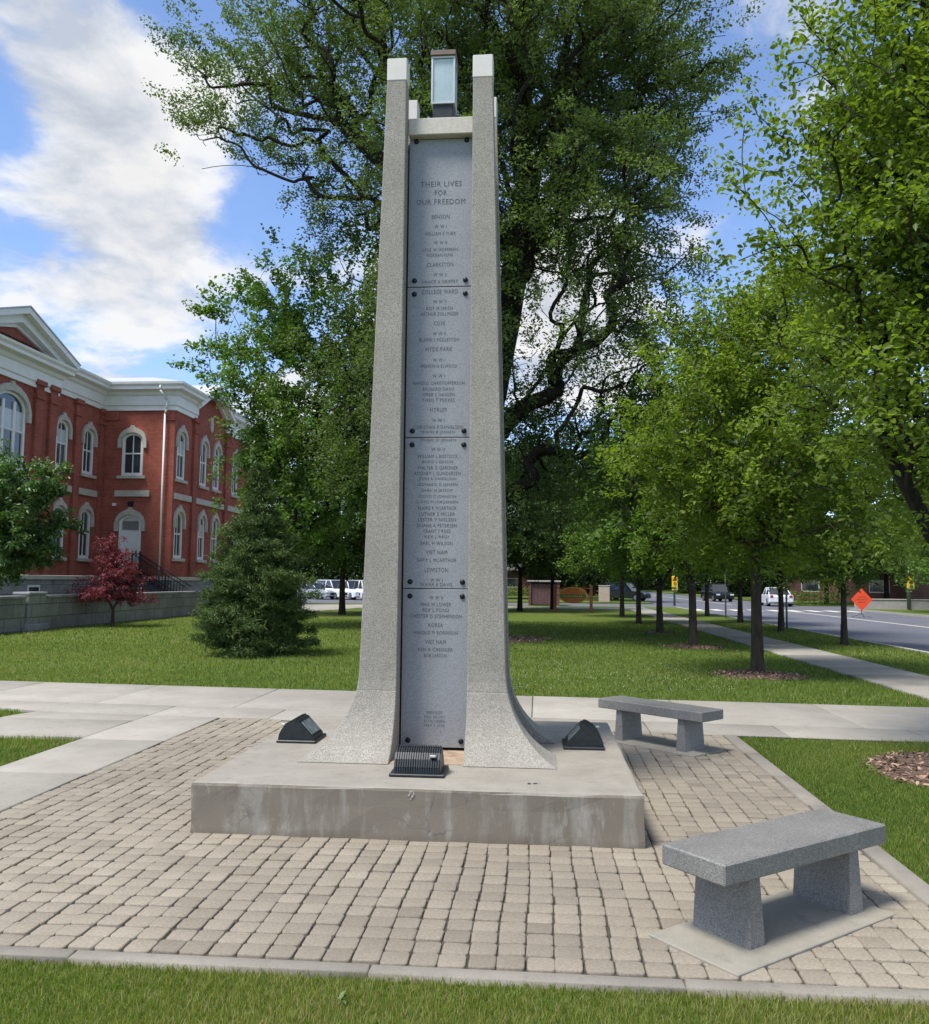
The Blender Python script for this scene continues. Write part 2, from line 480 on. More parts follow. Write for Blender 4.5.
# ------------------------------------------------------------------ vegetation
def leaves_mesh(name, pos, size, m, rng, tint, parent, fold=0.18, aspect=0.55, up=0.6, droop=0.35, outward=None):
    """one pointed, folded leaf (two quads) per position"""
    N = len(pos)
    nrm = rng.normal(size=(N, 3)); nrm[:, 2] = np.abs(nrm[:, 2]) + up
    nrm /= np.linalg.norm(nrm, axis=1)[:, None]
    d = rng.normal(size=(N, 3)); d[:, 2] -= droop
    if outward is not None: d += outward
    d -= nrm * (d * nrm).sum(1)[:, None]
    d /= np.linalg.norm(d, axis=1)[:, None] + 1e-9
    s = np.cross(nrm, d)
    L = (size * rng.uniform(0.5, 1.3, N))[:, None]; Wd = L * aspect * 0.5
    b = pos
    t = pos + d * L - nrm * L * 0.12
    l1 = pos + d * L * 0.30 + s * Wd + nrm * Wd * fold * 2
    l2 = pos + d * L * 0.68 + s * Wd * 0.8 + nrm * Wd * fold * 2
    r1 = pos + d * L * 0.30 - s * Wd + nrm * Wd * fold * 2
    r2 = pos + d * L * 0.68 - s * Wd * 0.8 + nrm * Wd * fold * 2
    V = np.stack([b, l1, l2, t, r2, r1], 1).reshape(-1, 3)
    i = np.arange(N) * 6
    F = np.concatenate([np.stack([i, i + 3, i + 2, i + 1], 1), np.stack([i, i + 5, i + 4, i + 3], 1)])
    return np_mesh(name, V, F, m, np.concatenate([tint, tint]), parent)

def skeleton(nodes, parents, pts, bf):
    """attach every point to the growing tree, trading distance against path length"""
    P = [np.array(p, float) for p in nodes]; par = list(parents)
    plen = [0.0] * len(P)
    for i in range(1, len(P)):
        plen[i] = plen[par[i]] + np.linalg.norm(P[i] - P[par[i]])
    pts = np.asarray(pts); N = len(pts)
    best = np.full(N, 1e9); arg = np.zeros(N, int); dist = np.zeros(N)
    def upd(j):
        d = np.linalg.norm(pts - P[j], axis=1)
        # limbs prefer to climb: joining a higher node costs more
        c = d + bf * plen[j] + 0.55 * np.maximum(0, P[j][2] - pts[:, 2])
        k = c < best
        best[k] = c[k]; arg[k] = j
    for j in range(1, len(P)): upd(j)
    alive = np.ones(N, bool)
    for _ in range(N):
        i = int(np.argmin(np.where(alive, best, 1e12)))
        alive[i] = False
        P.append(pts[i]); par.append(int(arg[i]))
        plen.append(plen[arg[i]] + np.linalg.norm(pts[i] - P[arg[i]]))
        upd(len(P) - 1)
        best[~alive] = 1e12
    return np.array(P), np.array(par)

def branch_mesh(name, P, par, nfix, r_trunk, r_tip, m, rng, parent, e=2.3, flare=1.35, bend=0.07, skip=0.0):
    n = len(P)
    kids = [[] for _ in range(n)]
    for i in range(1, n): kids[par[i]].append(i)
    rad = np.zeros(n)
    for i in range(n - 1, -1, -1):
        rad[i] = (sum(rad[k] ** e for k in kids[i])) ** (1 / e) if kids[i] else r_tip
    sc_ = r_trunk / rad[min(nfix - 1, n - 1)]
    big = np.clip((rad - r_tip) / (rad[0] - r_tip + 1e-9), 0, 1)
    rad = rad * (1 + (sc_ - 1) * big ** 0.35)
    rad[:nfix] = r_trunk * np.linspace(1.0, 0.72, nfix)
    for i in range(nfix, n): rad[i] = min(rad[i], rad[par[i]] * 0.95)
    V = []; F = []; vo = 0
    dirs = np.zeros((n, 3)); dirs[0] = (0, 0, 1)
    for i in range(1, n):
        a = P[par[i]]; b = P[i]; L = np.linalg.norm(b - a) + 1e-9
        d = (b - a) / L; dirs[i] = d
        r1 = rad[i]
        if r1 < skip: continue
        r0 = min(rad[par[i]], r1 * 1.35) if i >= nfix else rad[par[i]]
        if i == 1: r0 = rad[0] * flare
        pd = dirs[par[i]]
        c = a + pd * L * 0.35 + rng.normal(size=3) * L * bend * (0 if i < nfix else 1)
        ns = 2 if L < 0.35 else (4 if L < 1.5 else 6)
        sides = 5 if r1 < 0.03 else (7 if r1 < 0.1 else 12)
        ts = np.linspace(0, 1, ns + 1)[:, None]
        pts = (1 - ts) ** 2 * a + 2 * ts * (1 - ts) * c + ts ** 2 * b
        tg = 2 * (1 - ts) * (c - a) + 2 * ts * (b - c)
        tg /= np.linalg.norm(tg, axis=1)[:, None] + 1e-9
        ref = np.array([0.31, 0.87, 0.38]) if abs(d[0]) > 0.7 else np.array([0.93, 0.21, 0.3])
        u = np.cross(tg, ref); u /= np.linalg.norm(u, axis=1)[:, None] + 1e-9
        w = np.cross(tg, u)
        if i == 1:
            rr = r0 + (r1 - r0) * np.sqrt(ts[:, 0])
        else:
            rr = r0 + (r1 - r0) * ts[:, 0]
        an = np.arange(sides) * 2 * math.pi / sides
        wob = 1 + (0.06 * np.sin(an * 3 + i) if r1 > 0.1 else 0 * an)
        ring = pts[:, None, :] + rr[:, None, None] * wob[None, :, None] * (u[:, None, :] * np.cos(an)[None, :, None] + w[:, None, :] * np.sin(an)[None, :, None])
        V.append(ring.reshape(-1, 3))
        k = np.arange(ns)[:, None] * sides; j = np.arange(sides)[None, :]; j2 = (j + 1) % sides
        F.append(np.stack([vo + k + j, vo + k + j2, vo + k + sides + j2, vo + k + sides + j], -1).reshape(-1, 4))
        vo += (ns + 1) * sides
    return np_mesh(name, np.concatenate(V), np.concatenate(F), m, None, parent, True), rad, kids

def sample_clumps(ells, rng, shell=0.55):
    """ells: (cx,cy,cz, rx,ry,rz, count)"""
    out = []
    for (cx, cy, cz, rx, ry, rz, n) in ells:
        pts = []
        md = 1.15 * (rx * ry * rz * 4.19 / max(n, 1)) ** (1 / 3) * 0.75
        tries = 0
        while len(pts) < n and tries < n * 60:
            tries += 1
            d = rng.normal(size=3); d /= np.linalg.norm(d)
            r = rng.uniform(shell ** 3, 1) ** (1 / 3)
            p = np.array([cx, cy, cz]) + d * r * np.array([rx, ry, rz])
            if all(np.linalg.norm(p - q) > md for q in pts[-80:]): pts.append(p)
        out += pts
    return np.array(out)

def make_tree(name, label, cat, base, fork_h, r_trunk, ells, leaf_m, bark_m, seed, clump_r=0.6, subs=6, per=60, leaf=0.08,
              bf=0.25, lean=(0, 0), group=None, shell=0.5, tip=0.006, flat=0.7, aspect=0.55, zmin=0.5, droop=0.35, skip=0.0, trunk_pts=None, tight=0.17, guides=()):
    rng = np.random.default_rng(seed)
    root = thing(name, label, cat, base, 0, group)
    if trunk_pts is None:
        nt_ = max(3, int(fork_h / 0.5))
        trunk = [(lean[0] * t * fork_h + 0.03 * r_trunk * math.sin(5 * t + seed), lean[1] * t * fork_h, -0.06 + t * (fork_h + 0.06)) for t in np.linspace(0, 1, nt_)]
    else:
        trunk = trunk_pts
    clumps = sample_clumps(ells, rng, shell)
    clumps = clumps[clumps[:, 2] > zmin]
    cs = clump_r * rng.uniform(0.7, 1.3, len(clumps))
    sub = clumps[:, None, :] + rng.normal(size=(len(clumps), subs, 3)) * cs[:, None, None] * np.array([0.62, 0.62, 0.62 * flat])
    ctint = np.repeat(rng.normal(0.5, 0.19, len(clumps)), subs)
    sub = sub.reshape(-1, 3)
    keep = sub[:, 2] > zmin
    sub = sub[keep]; ctint = ctint[keep]
    allp = np.concatenate([clumps, sub])
    par0 = [0] + list(range(len(trunk) - 1)); nf = len(trunk); trunk = list(trunk)
    for g in guides:
        j = int(np.argmin([np.linalg.norm(np.array(q) - np.array(g[0])) for q in trunk]))
        for q in g:
            trunk.append(q); par0.append(j); j = len(trunk) - 1
    P, par = skeleton(trunk, par0, allp, bf)
    branch_mesh('trunk', P, par, nf, r_trunk, tip, bark_m, rng, root, skip=skip)
    i0 = len(P) - len(sub)
    pos = np.repeat(sub, per, 0); N = len(pos)
    pa = np.repeat(P[par[i0:]], per, 0)
    seg = pos - pa; sl = np.linalg.norm(seg, axis=1)
    f_ = np.minimum(1.0, clump_r * 0.8 / (sl + 1e-6))
    t_ = 1.12 - f_ * rng.uniform(0, 1, N) ** 0.8
    sig = clump_r * tight * (1.25 - 0.5 * np.clip(t_, 0, 1))
    pos = pa + seg * t_[:, None] + rng.normal(size=(N, 3)) * sig[:, None] * np.array([1, 1, 0.85])
    pos[:, 2] -= 0.04 * clump_r
    ti = np.clip(np.repeat(ctint, per) + rng.normal(0, 0.17, N), 0, 1)
    leaves_mesh('crown', pos, leaf, leaf_m, rng, ti, root, aspect=aspect, droop=droop)
    return root

# ------------------------------------------------------------------ ground, road, paths
def flat_poly(name, poly, z, m, label, cat):
    mb = MB(); n = len(poly)
    mb.add([(x, y, z) for x, y in poly], [tuple(range(n))])
    return structure(mb.build(name, m), label, cat)

G = -0.03
flat_poly('terrain', [(-1500, -300), (1500, -300), (1500, 1900), (-1500, 1900)], -0.18, M_lawn, 'flat green ground reaching the horizon beyond the street', 'ground')
def block(name, x0, x1, y0, y1, z1, m, label, cat, z0=-0.17):
    return structure(MB().box(x0, x1, y0, y1, z0, z1).build(name, m), label, cat)
block('lawn', -150, 9.5, -30, 61, G, M_lawn, 'mown green park lawn around the monument and under the trees', 'lawn')
block('far_lawn', -7.5, 9.5, 73, 500, G, M_lawn, 'green verge beyond the side street on the near side', 'lawn')
block('opposite_lawn', 21.65, 260, -30, 62, G, M_lawn, 'green front yards across the road', 'lawn')
block('opposite_far_lawn', 21.65, 260, 73, 500, G, M_lawn, 'green yards across the road beyond the side street', 'lawn')
flat_poly('road', [(9.65, -60), (21.5, -60), (21.5, 700), (9.65, 700)], -0.13, M_asphalt, 'grey asphalt road running past the park', 'road')
flat_poly('side_street', [(-200, 61.2), (260, 61.2), (260, 72.8), (-200, 72.8)], -0.134, M_asphalt, 'asphalt side street crossing beyond the lawn', 'road')
flat_poly('parking_lot', [(-70, 72.8), (-7.6, 72.8), (-7.6, 120), (-70, 120)], -0.138, M_path if False else M_asphalt, 'asphalt parking area with white cars behind the evergreen shrub', 'parking lot')
mb = MB()
mb.add([(16.27, -60, -0.125), (16.43, -60, -0.125), (16.43, 60, -0.125), (16.27, 60, -0.125)], [(0, 1, 2, 3)])
mb.add([(16.27, 75, -0.125), (16.43, 75, -0.125), (16.43, 400, -0.125), (16.27, 400, -0.125)], [(0, 1, 2, 3)])
for i in range(9):
    x = 10.3 + i * 1.25
    mb.add([(x, 57.4, -0.121), (x + 0.6, 57.4, -0.121), (x + 0.6, 60.2, -0.121), (x, 60.2, -0.121)], [(0, 1, 2, 3)])
structure(mb.build('road_marking', M_line), 'pale painted centre line and crossing bars on the asphalt road', 'road marking')
for nm, x0, y0, y1, lb in (('kerb', 9.5, -60, 61, 'concrete kerb along the park side of the road'), ('opposite_kerb', 21.5, -60, 62, 'concrete kerb along the far side of the road')):
    structure(MB().box(x0, x0 + 0.15, y0, y1, -0.17, -0.008).build(nm, M_kerb), lb, 'kerb')

def slabs(name, quads, m, label, cat, z1=0.0, z0=-0.06, gap=0.012, seed=1):
    """paving slabs as inset prisms with dark gaps between them"""
    rng = np.random.default_rng(seed)
    V = []; F = []; T = []
    for q in quads:
        q = np.array(q, float); c = q.mean(0)
        def inset(a):
            out = []
            for i in range(4):
                p, pr, nx = q[i], q[i - 1], q[(i + 1) % 4]
                d1 = (pr - p) / np.linalg.norm(pr - p); d2 = (nx - p) / np.linalg.norm(nx - p)
                out.append(p + (d1 + d2) * a)
            return out
        o = len(V)
        dz = rng.uniform(-0.002, 0.002)
        for z, a in ((z0, gap * 0.5), (z1 - 0.006 + dz, gap * 0.5), (z1 + dz, gap * 0.5 + 0.008)):
            V += [(p[0], p[1], z) for p in inset(a)]
        F += [(o + k * 4 + i, o + k * 4 + (i + 1) % 4, o + k * 4 + 4 + (i + 1) % 4, o + k * 4 + 4 + i) for k in range(2) for i in range(4)]
        F.append((o + 8, o + 9, o + 10, o + 11))
        T += [rng.uniform(0, 1)] * 9
    return structure(np_mesh(name, np.array(V), np.array(F), m, np.array(T)), label, cat)

far = lambda x: 12.47 - 0.060 * x
seam = lambda x: 10.52 - 0.062 * x
near = lambda x: 9.76 - 0.060 * x
xs = np.linspace(-30.3, 5.6, 20)
q1 = []; q2 = []
for a, b in zip(xs[:-1], xs[1:]):
    q1.append([(a, seam(a)), (b, seam(b)), (b, far(b)), (a, far(a))])
xs2 = list(np.linspace(-6.05, 5.6, 9))
for a, b in zip(xs2[:-1], xs2[1:]):
    q2.append([(a, near(a)), (b, near(b)), (b, seam(b)), (a, seam(a))])
q2.append([(-8.6, 10.9), (-6.05, near(-6.05) + 0.02), (-6.05, seam(-6.05)), (-8.6, seam(-8.6))])
flat_poly('path_bed', [(-31, 8.4), (5.62, 8.9), (5.62, far(5.6) - 0.02), (-31, far(-31) - 0.02)], -0.022, M_joint, 'dark soil in the gaps between concrete path slabs', 'ground') if False else None
bed = MB()
def quad(mb, pts, z): mb.add([(x, y, z) for x, y in pts], [(0, 1, 2, 3)])
quad(bed, [(-30.3, seam(-30.3)), (5.6, seam(5.6)), (5.6, far(5.6) - 0.01), (-30.3, far(-30.3) - 0.01)], -0.012)
quad(bed, [(-6.05, near(-6.05)), (5.6, near(5.6)), (5.6, seam(5.6)), (-6.05, seam(-6.05))], -0.012)
quad(bed, [(-4.6, -2), (-3.72, -2), (-3.72, 9.95), (-4.6, 10.0)], -0.013)
quad(bed, [(-30, 8.6), (-4.6, 8.6), (-4.6, 9.7), (-30, 9.7)], -0.014)
structure(bed.build('path_bed', M_joint), 'dark soil in the gaps between concrete path slabs', 'ground')
slabs('path', q1 + q2, M_path, 'pale concrete slab path crossing behind the monument', 'path', seed=2)
q3 = []
ys = list(np.linspace(-2.0, 9.98, 9))
for a, b in zip(ys[:-1], ys[1:]):
    q3.append([(-4.60, a), (-3.72, a), (-3.72, b), (-4.60, b + (0.05 if b > 9.9 else 0))])
q3 = [q for q in q3 if q[2][1] > q[0][1]]
slabs('side_path', q3, M_path, 'concrete path strip along the left edge of the pavers', 'path', z1=0.001, seed=3)
q4 = [[(-4.6 - 1.6 * (i + 1), 8.55), (-4.6 - 1.6 * i, 8.55), (-4.6 - 1.6 * i, 9.62), (-4.6 - 1.6 * (i + 1), 9.62)] for i in range(16)]
q4.append([(-6.2, 9.62), (-4.6, 9.62), (-4.6, 10.02), (-6.05, 10.12)])
slabs('left_walkway', q4, M_path, 'concrete walkway leading off to the left between two grass pieces', 'path', z1=0.0015, seed=4)
q5 = []
for i in range(46):
    y = -6 + 1.4 * i
    q5.append([(5.62, y), (7.0, y), (7.0, y + 1.4), (5.62, y + 1.4)])
slabs('pavement', q5, M_path, 'long concrete pavement running beside the road under the trees', 'pavement', z1=0.002, seed=5)
q6 = [[(-60 + 3 * i, 54.2), (-57 + 3 * i, 54.2), (-57 + 3 * i, 57.0), (-60 + 3 * i, 57.0)] for i in range(22)]
slabs('far_pavement', q6, M_path, 'pale concrete pavement at the far end of the lawn', 'pavement', z1=0.003, seed=6)
q7 = [[(-16.5, 38.5 + 2 * i), (-12.6 + 0.35 * i, 38.5 + 2 * i), (-12.25 + 0.35 * i, 40.5 + 2 * i), (-16.5, 40.5 + 2 * i)] for i in range(8)]
slabs('driveway', q7, M_path, 'pale concrete drive beside the courthouse wall', 'driveway', z1=0.004, seed=16)

# pavers: every stone modelled, rounded and slightly askew
PX0, PX1, PY0 = -3.70, 1.97, 3.76
rng = np.random.default_rng(11)
pt_, pw = 0.1262, 0.1206
V = []; F = []; T = []
nx = int(round((PX1 - PX0) / pt_)); 
rowj = rng.normal(0, 0.004, 60).cumsum() * 0.3
for i in range(nx):
    cx0 = PX0 + (i + 0.5) * (PX1 - PX0) / nx
    for j in range(52):
        cy = PY0 + (j + 0.5) * pt_
        cx = cx0 + 0.005 * math.sin(j * 0.55 + i * 0.35) + rng.normal(0, 0.0020)
        cy += 0.004 * math.sin(i * 0.45 + j * 0.4) + rng.normal(0, 0.0020)
        if cy > near(cx) - 0.05: continue
        if -2.13 < cx < 0.58 and 5.56 < cy < 8.2: continue
        h = pw * 0.5 * rng.uniform(0.975, 1.01); h2 = pw * 0.5 * rng.uniform(0.975, 1.01)
        a = rng.normal(0, 0.016); ca, sa = math.cos(a), math.sin(a)
        z = rng.normal(0, 0.0022); tx, ty = rng.normal(0, 0.012, 2)
        o = len(V)
        for (k, ins, zz) in ((0, 0.0, -0.035), (1, 0.0, -0.006), (2, 0.0018, -0.0012), (3, 0.0048, 0.0)):
            r = 0.018
            hx, hy = h - ins, h2 - ins
            for (sx, sy) in ((1, -1), (1, 1), (-1, 1), (-1, -1)):
                pa = [(sx * hx, sy * (hy - r)), (sx * (hx - r * 0.3), sy * (hy - r * 0.3)), (sx * (hx - r), sy * hy)]
                if sx * sy < 0 and sx > 0: pa = pa[::-1]
                if sx < 0 and sy > 0: pa = pa[::-1]
                for (x, y) in pa:
                    wob = 1 + rng.normal(0, 0.008)
                    X, Y = x * wob, y * wob
                    V.append((cx + X * ca - Y * sa, cy + X * sa + Y * ca, zz + z + (tx * X + ty * Y) * (k > 0)))
        for k in range(3):
            for q in range(12):
                F.append((o + k * 12 + q, o + k * 12 + (q + 1) % 12, o + k * 12 + 12 + (q + 1) % 12, o + k * 12 + 12 + q))
        F += [(o + 36, o + 37, o + 38, o + 39), (o + 36, o + 39, o + 40, o + 47), (o + 40, o + 41, o + 46, o + 47), (o + 41, o + 42, o + 45, o + 46), (o + 42, o + 43, o + 44, o + 45)]
        base_t = 0.62 + 0.17 * math.sin(cx * 1.3 + 2) * math.sin(cy * 1.1)
        t = float(np.clip(base_t + rng.normal(0, 0.115) - (0.2 if rng.random() < 0.04 else 0), 0, 1))
        T += [t] * 41
structure(np_mesh('paver_terrace', np.array(V), np.array(F), M_paver, np.array(T)), 'terrace of tumbled square tan and grey pavers around the monument', 'paving')
flat_poly('paver_bed', [(PX0, 3.74), (PX1, 3.74), (PX1, near(PX1)), (PX0, near(PX0))], -0.0125, M_joint, 'dark sand bed in the joints between pavers', 'ground')
# edging
e = MB()
e.bbox(PX0 - 0.03, 4.2, 3.60, 3.745, -0.1, 0.004, 0.012) if False else None
slabs('edging', [[(-4.6 + 1.3 * i, 3.655), (-4.6 + 1.3 * (i + 1), 3.655), (-4.6 + 1.3 * (i + 1), 3.742), (-4.6 + 1.3 * i, 3.742)] for i in range(5)] + [[(1.9, 3.655), (2.125, 3.655), (2.125, 3.742), (1.9, 3.742)]]
      + [[(1.985, 3.742 + 0.98 * i), (2.125, 3.742 + 0.98 * i), (2.125, 3.742 + 0.98 * (i + 1)), (1.985, 3.742 + 0.98 * (i + 1))] for i in range(6)],
      M_edge, 'narrow concrete edging strips along the front and right of the pavers', 'edging', z1=0.004, z0=-0.08, gap=0.004, seed=7)

# ------------------------------------------------------------------ grass
def on_lawn(x, y):
    """true where turf grows (not on slabs or pavers)"""
    m = np.ones(len(x), bool)
    m &= ~((x > -4.62) & (x < 2.13) & (y > 3.672) & (y < near(x) + 0.4))
    m &= ~((x > -4.62) & (x < -3.7) & (y < 11))
    m &= ~((x > -31) & (x < 5.61) & (y > seam(x) - 0.02) & (y < far(x) + 0.005))
    m &= ~((x > -6.1) & (x < 5.61) & (y > near(x) - 0.01) & (y < far(x)))
    m &= ~((x < -4.5) & (y > 8.53) & (y < 9.64))
    m &= ~((x > -6.3) & (x < -4.5) & (y > 8.53) & (y < 11))
    m &= ~((x > -8.7) & (x < -5.9) & (y > 10.1 + (-6.05 - x) * 0.306) & (y < 11))
    m &= ~((x > 5.6) & (x < 7.02))
    m &= x < 9.48
    for cx, cy, r in ((3.95, 8.05, 0.97), (4.0, 16.2, 0.82), (4.0, 22.9, 0.72), (4.0, 29.0, 0.58), (-1.3, 25.0, 1.65)):
        m &= (x - cx) ** 2 + (y - cy) ** 2 > r * r
    return m

def grass_blades(regions, seed):
    rng = np.random.default_rng(seed)
    Vs = []; Ts = []
    for (x0, x1, y0, y1, dens, h, w) in regions:
        n = int((x1 - x0) * (y1 - y0) * dens)
        x = rng.uniform(x0, x1, n); y = rng.uniform(y0, y1, n)
        k = on_lawn(x, y); x = x[k]; y = y[k]; n = len(x)
        patch = 0.5 + 0.5 * np.sin(x * 1.7 + 1.3 * np.sin(y * 1.1)) * np.sin(y * 1.9 + np.sin(x * 0.9))
        hh = h * rng.uniform(0.45, 1.25, n) * (0.8 + 0.35 * patch)
        a = rng.uniform(0, 2 * math.pi, n); ln = rng.uniform(0.1, 0.75, n) * hh
        dx, dy = np.cos(a), np.sin(a)
        a2 = rng.uniform(0, 2 * math.pi, n)
        px, py = np.cos(a2) * w * 0.5, np.sin(a2) * w * 0.5
        z = np.full(n, G - 0.004)
        b0 = np.stack([x - px, y - py, z], 1); b1 = np.stack([x + px, y + py, z], 1)
        m0 = np.stack([x + dx * ln * 0.35 - px * 0.8, y + dy * ln * 0.35 - py * 0.8, z + hh * 0.6], 1)
        m1 = np.stack([x + dx * ln * 0.35 + px * 0.8, y + dy * ln * 0.35 + py * 0.8, z + hh * 0.6], 1)
        t0 = np.stack([x + dx * ln, y + dy * ln, z + hh], 1)
        t1 = t0 + np.stack([px * 0.15, py * 0.15, 0 * z], 1)
        Vs.append(np.stack([b0, b1, m0, m1, t0, t1], 1).reshape(-1, 3))
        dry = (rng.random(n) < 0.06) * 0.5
        yellower = 0.22 * (y < 3.8) + 0.16 * np.clip((-3 - x) / 4, 0, 1) * (y > 11) + 0.08 * np.sin(x * 0.7 + 2) * np.sin(y * 0.5)  # yellower grass colour in the front strip and on the left lawn
        Ts.append(np.clip(rng.normal(0.40, 0.2, n) + 0.3 * (patch - 0.5) + dry + yellower, 0, 1))
    V = np.concatenate(Vs); T = np.concatenate(Ts); n = len(T); i = np.arange(n) * 6
    F = np.concatenate([np.stack([i, i + 1, i + 3, i + 2], 1), np.stack([i + 2, i + 3, i + 5, i + 4], 1)])
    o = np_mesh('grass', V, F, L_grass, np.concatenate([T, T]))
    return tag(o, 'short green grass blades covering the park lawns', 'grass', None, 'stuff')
grass_blades([(2.6, 7.5, 2.4, 5.0, 2600, 0.042, 0.006), (-10, -2.9, 2.2, 5.0, 2600, 0.042, 0.006), (6.2, 9.5, 5.0, 12.3, 900, 0.045, 0.008), (-2.9, 2.6, 2.75, 3.69, 20000, 0.036, 0.0034),
              (2.1, 3.6, 3.6, 9.7, 8500, 0.036, 0.0042), (3.6, 6.2, 5.0, 9.7, 3500, 0.050, 0.005),
              (-9.5, -4.6, 5.0, 8.6, 3600, 0.050, 0.005), (-12, -6.1, 9.6, 11.0, 2600, 0.05, 0.006),
              (-14, 9.5, 12.3, 15, 900, 0.052, 0.009), (-17, 9.5, 15, 21, 420, 0.055, 0.012), (-16, 9.5, 21, 36, 120, 0.06, 0.02)], 21)

def scatter_dots(name, n, region, z, r, m, seed, label, cat):
    rng = np.random.default_rng(seed)
    (x0, x1, y0, y1) = region
    x = rng.uniform(x0, x1, n); y = rng.uniform(y0, y1, n)
    k = on_lawn(x, y); x = x[k]; y = y[k]; n = len(x)
    rr = r * rng.uniform(0.6, 1.2, n)
    c = np.stack([x, y, np.full(n, z) + rng.uniform(0, 0.02, n)], 1)
    offs = np.array([(1, 0, 0), (0, 1, 0), (-1, 0, 0), (0, -1, 0), (0, 0, 1), (0, 0, -1)])
    V = (c[:, None, :] + offs[None] * rr[:, None, None]).reshape(-1, 3)
    tri = np.array([(0, 1, 4), (1, 2, 4), (2, 3, 4), (3, 0, 4), (1, 0, 5), (2, 1, 5), (3, 2, 5), (0, 3, 5)])
    F = (np.arange(n)[:, None, None] * 6 + tri[None]).reshape(-1, 3)
    o = np_mesh(name, V, F, m)
    return tag(o, label, cat, None, 'stuff')
scatter_dots('clover_flowers', 420, (-0.5, 3.2, 13.2, 18.0), 0.004, 0.0065, M_clover, 5, 'tiny white clover flowers dotted through the lawn', 'clover')

def mulch(cx, cy, r, n, seed, label, chip=0.05):
    rng = np.random.default_rng(seed)
    root = MB()
    k = 40
    rad = [r * (1 + 0.07 * math.sin(3 * a + seed) + 0.05 * math.sin(7 * a + 2 * seed)) for a in np.linspace(0, 2 * math.pi, k, endpoint=False)]
    vs = [(0, 0, 0.05)]
    for f, z in ((0.55, 0.045), (1.0, 0.0)):
        vs += [(rad[i] * f * math.cos(2 * math.pi * i / k), rad[i] * f * math.sin(2 * math.pi * i / k), z) for i in range(k)]
    fs = [(0, 1 + i, 1 + (i + 1) % k) for i in range(k)] + [(1 + i, 1 + k + i, 1 + k + (i + 1) % k, 1 + (i + 1) % k) for i in range(k)]
    root.add(vs, fs, True)
    o = root.build('mulch_ring', M_mulchbed, None, (cx, cy, G))
    tag(o, label, 'mulch', None, 'stuff')
    a = rng.uniform(0, 2 * math.pi, n); q = np.sqrt(rng.uniform(0, 1, n)) * r * 1.04
    x, y = q * np.cos(a), q * np.sin(a)
    z = 0.05 * (1 - (q / r) ** 2).clip(0, 1) + 0.004
    L = chip * rng.uniform(0.4, 1.3, n); Wd = L * rng.uniform(0.25, 0.5, n)
    b = rng.uniform(0, 2 * math.pi, n); tilt = rng.normal(0, 0.35, n); roll = rng.normal(0, 0.3, n)
    d = np.stack([np.cos(b) * np.cos(tilt), np.sin(b) * np.cos(tilt), np.sin(tilt)], 1)
    s = np.stack([-np.sin(b), np.cos(b), roll], 1)
    c = np.stack([x, y, z + 0.008], 1)
    V = np.stack([c + d * (L / 2)[:, None] + s * (Wd / 2)[:, None], c + d * (L / 2)[:, None] - s * (Wd / 2)[:, None],
                  c - d * (L / 2)[:, None] - s * (Wd / 2)[:, None], c - d * (L / 2)[:, None] + s * (Wd / 2)[:, None]], 1).reshape(-1, 3)
    F = np.arange(n * 4).reshape(-1, 4)
    p = np_mesh('bark_chips', V, F, M_mulch, rng.uniform(0, 1, n), o)
    p['kind'] = 'stuff'
    return o

# ------------------------------------------------------------------ the monument
MX, MY, ZP = -0.79, 6.87, 0.32
mon = thing('war_memorial', 'tall grey stone war memorial with four flared pillars, name panels and lantern on concrete plinth', 'monument', (MX, MY, 0))
def m_(p): return (p[0], p[1], p[2])
# plinth with eased top edge (world extents -2.21..0.66, 5.48..8.26)
px0, px1, py0, py1 = -2.215 - MX, 0.655 - MX, 5.48 - MY, 8.26 - MY
mb = MB()
def rrect(x0, x1, y0, y1, z, r=0.0):
    n = 12; out = []
    # subdivided rectangle for slight edge wear
    for (a, b) in (((x0, y0), (x1, y0)), ((x1, y0), (x1, y1)), ((x1, y1), (x0, y1)), ((x0, y1), (x0, y0))):
        for i in range(n):
            t = i / n
            out.append((a[0] + (b[0] - a[0]) * t, a[1] + (b[1] - a[1]) * t, z))
    return out
rg = []
wr = np.random.default_rng(4).normal(0, 0.0022, (8, 48))
for k, (ins, z) in enumerate(((0, -0.05), (0, 0.05), (0.001, 0.2), (0.0, ZP - 0.022), (0.006, ZP - 0.007), (0.022, ZP))):
    ring = rrect(px0 + ins, px1 - ins, py0 + ins, py1 - ins, z)
    rg.append([(x + wr[k][i], y + wr[k][(i * 7) % 48], zz + (wr[k][(i * 5) % 48] * 0.6 if k in (3, 4) else 0)) for i, (x, y, zz) in enumerate(ring)])
mb.loft(rg)
mb.build('plinth', M_plinth, mon)
mb = MB()
mb.box(-0.80, 0.80, -0.68, 0.68, ZP - 0.02, ZP + 0.006)
mb.build('footing', M_footing, mon)

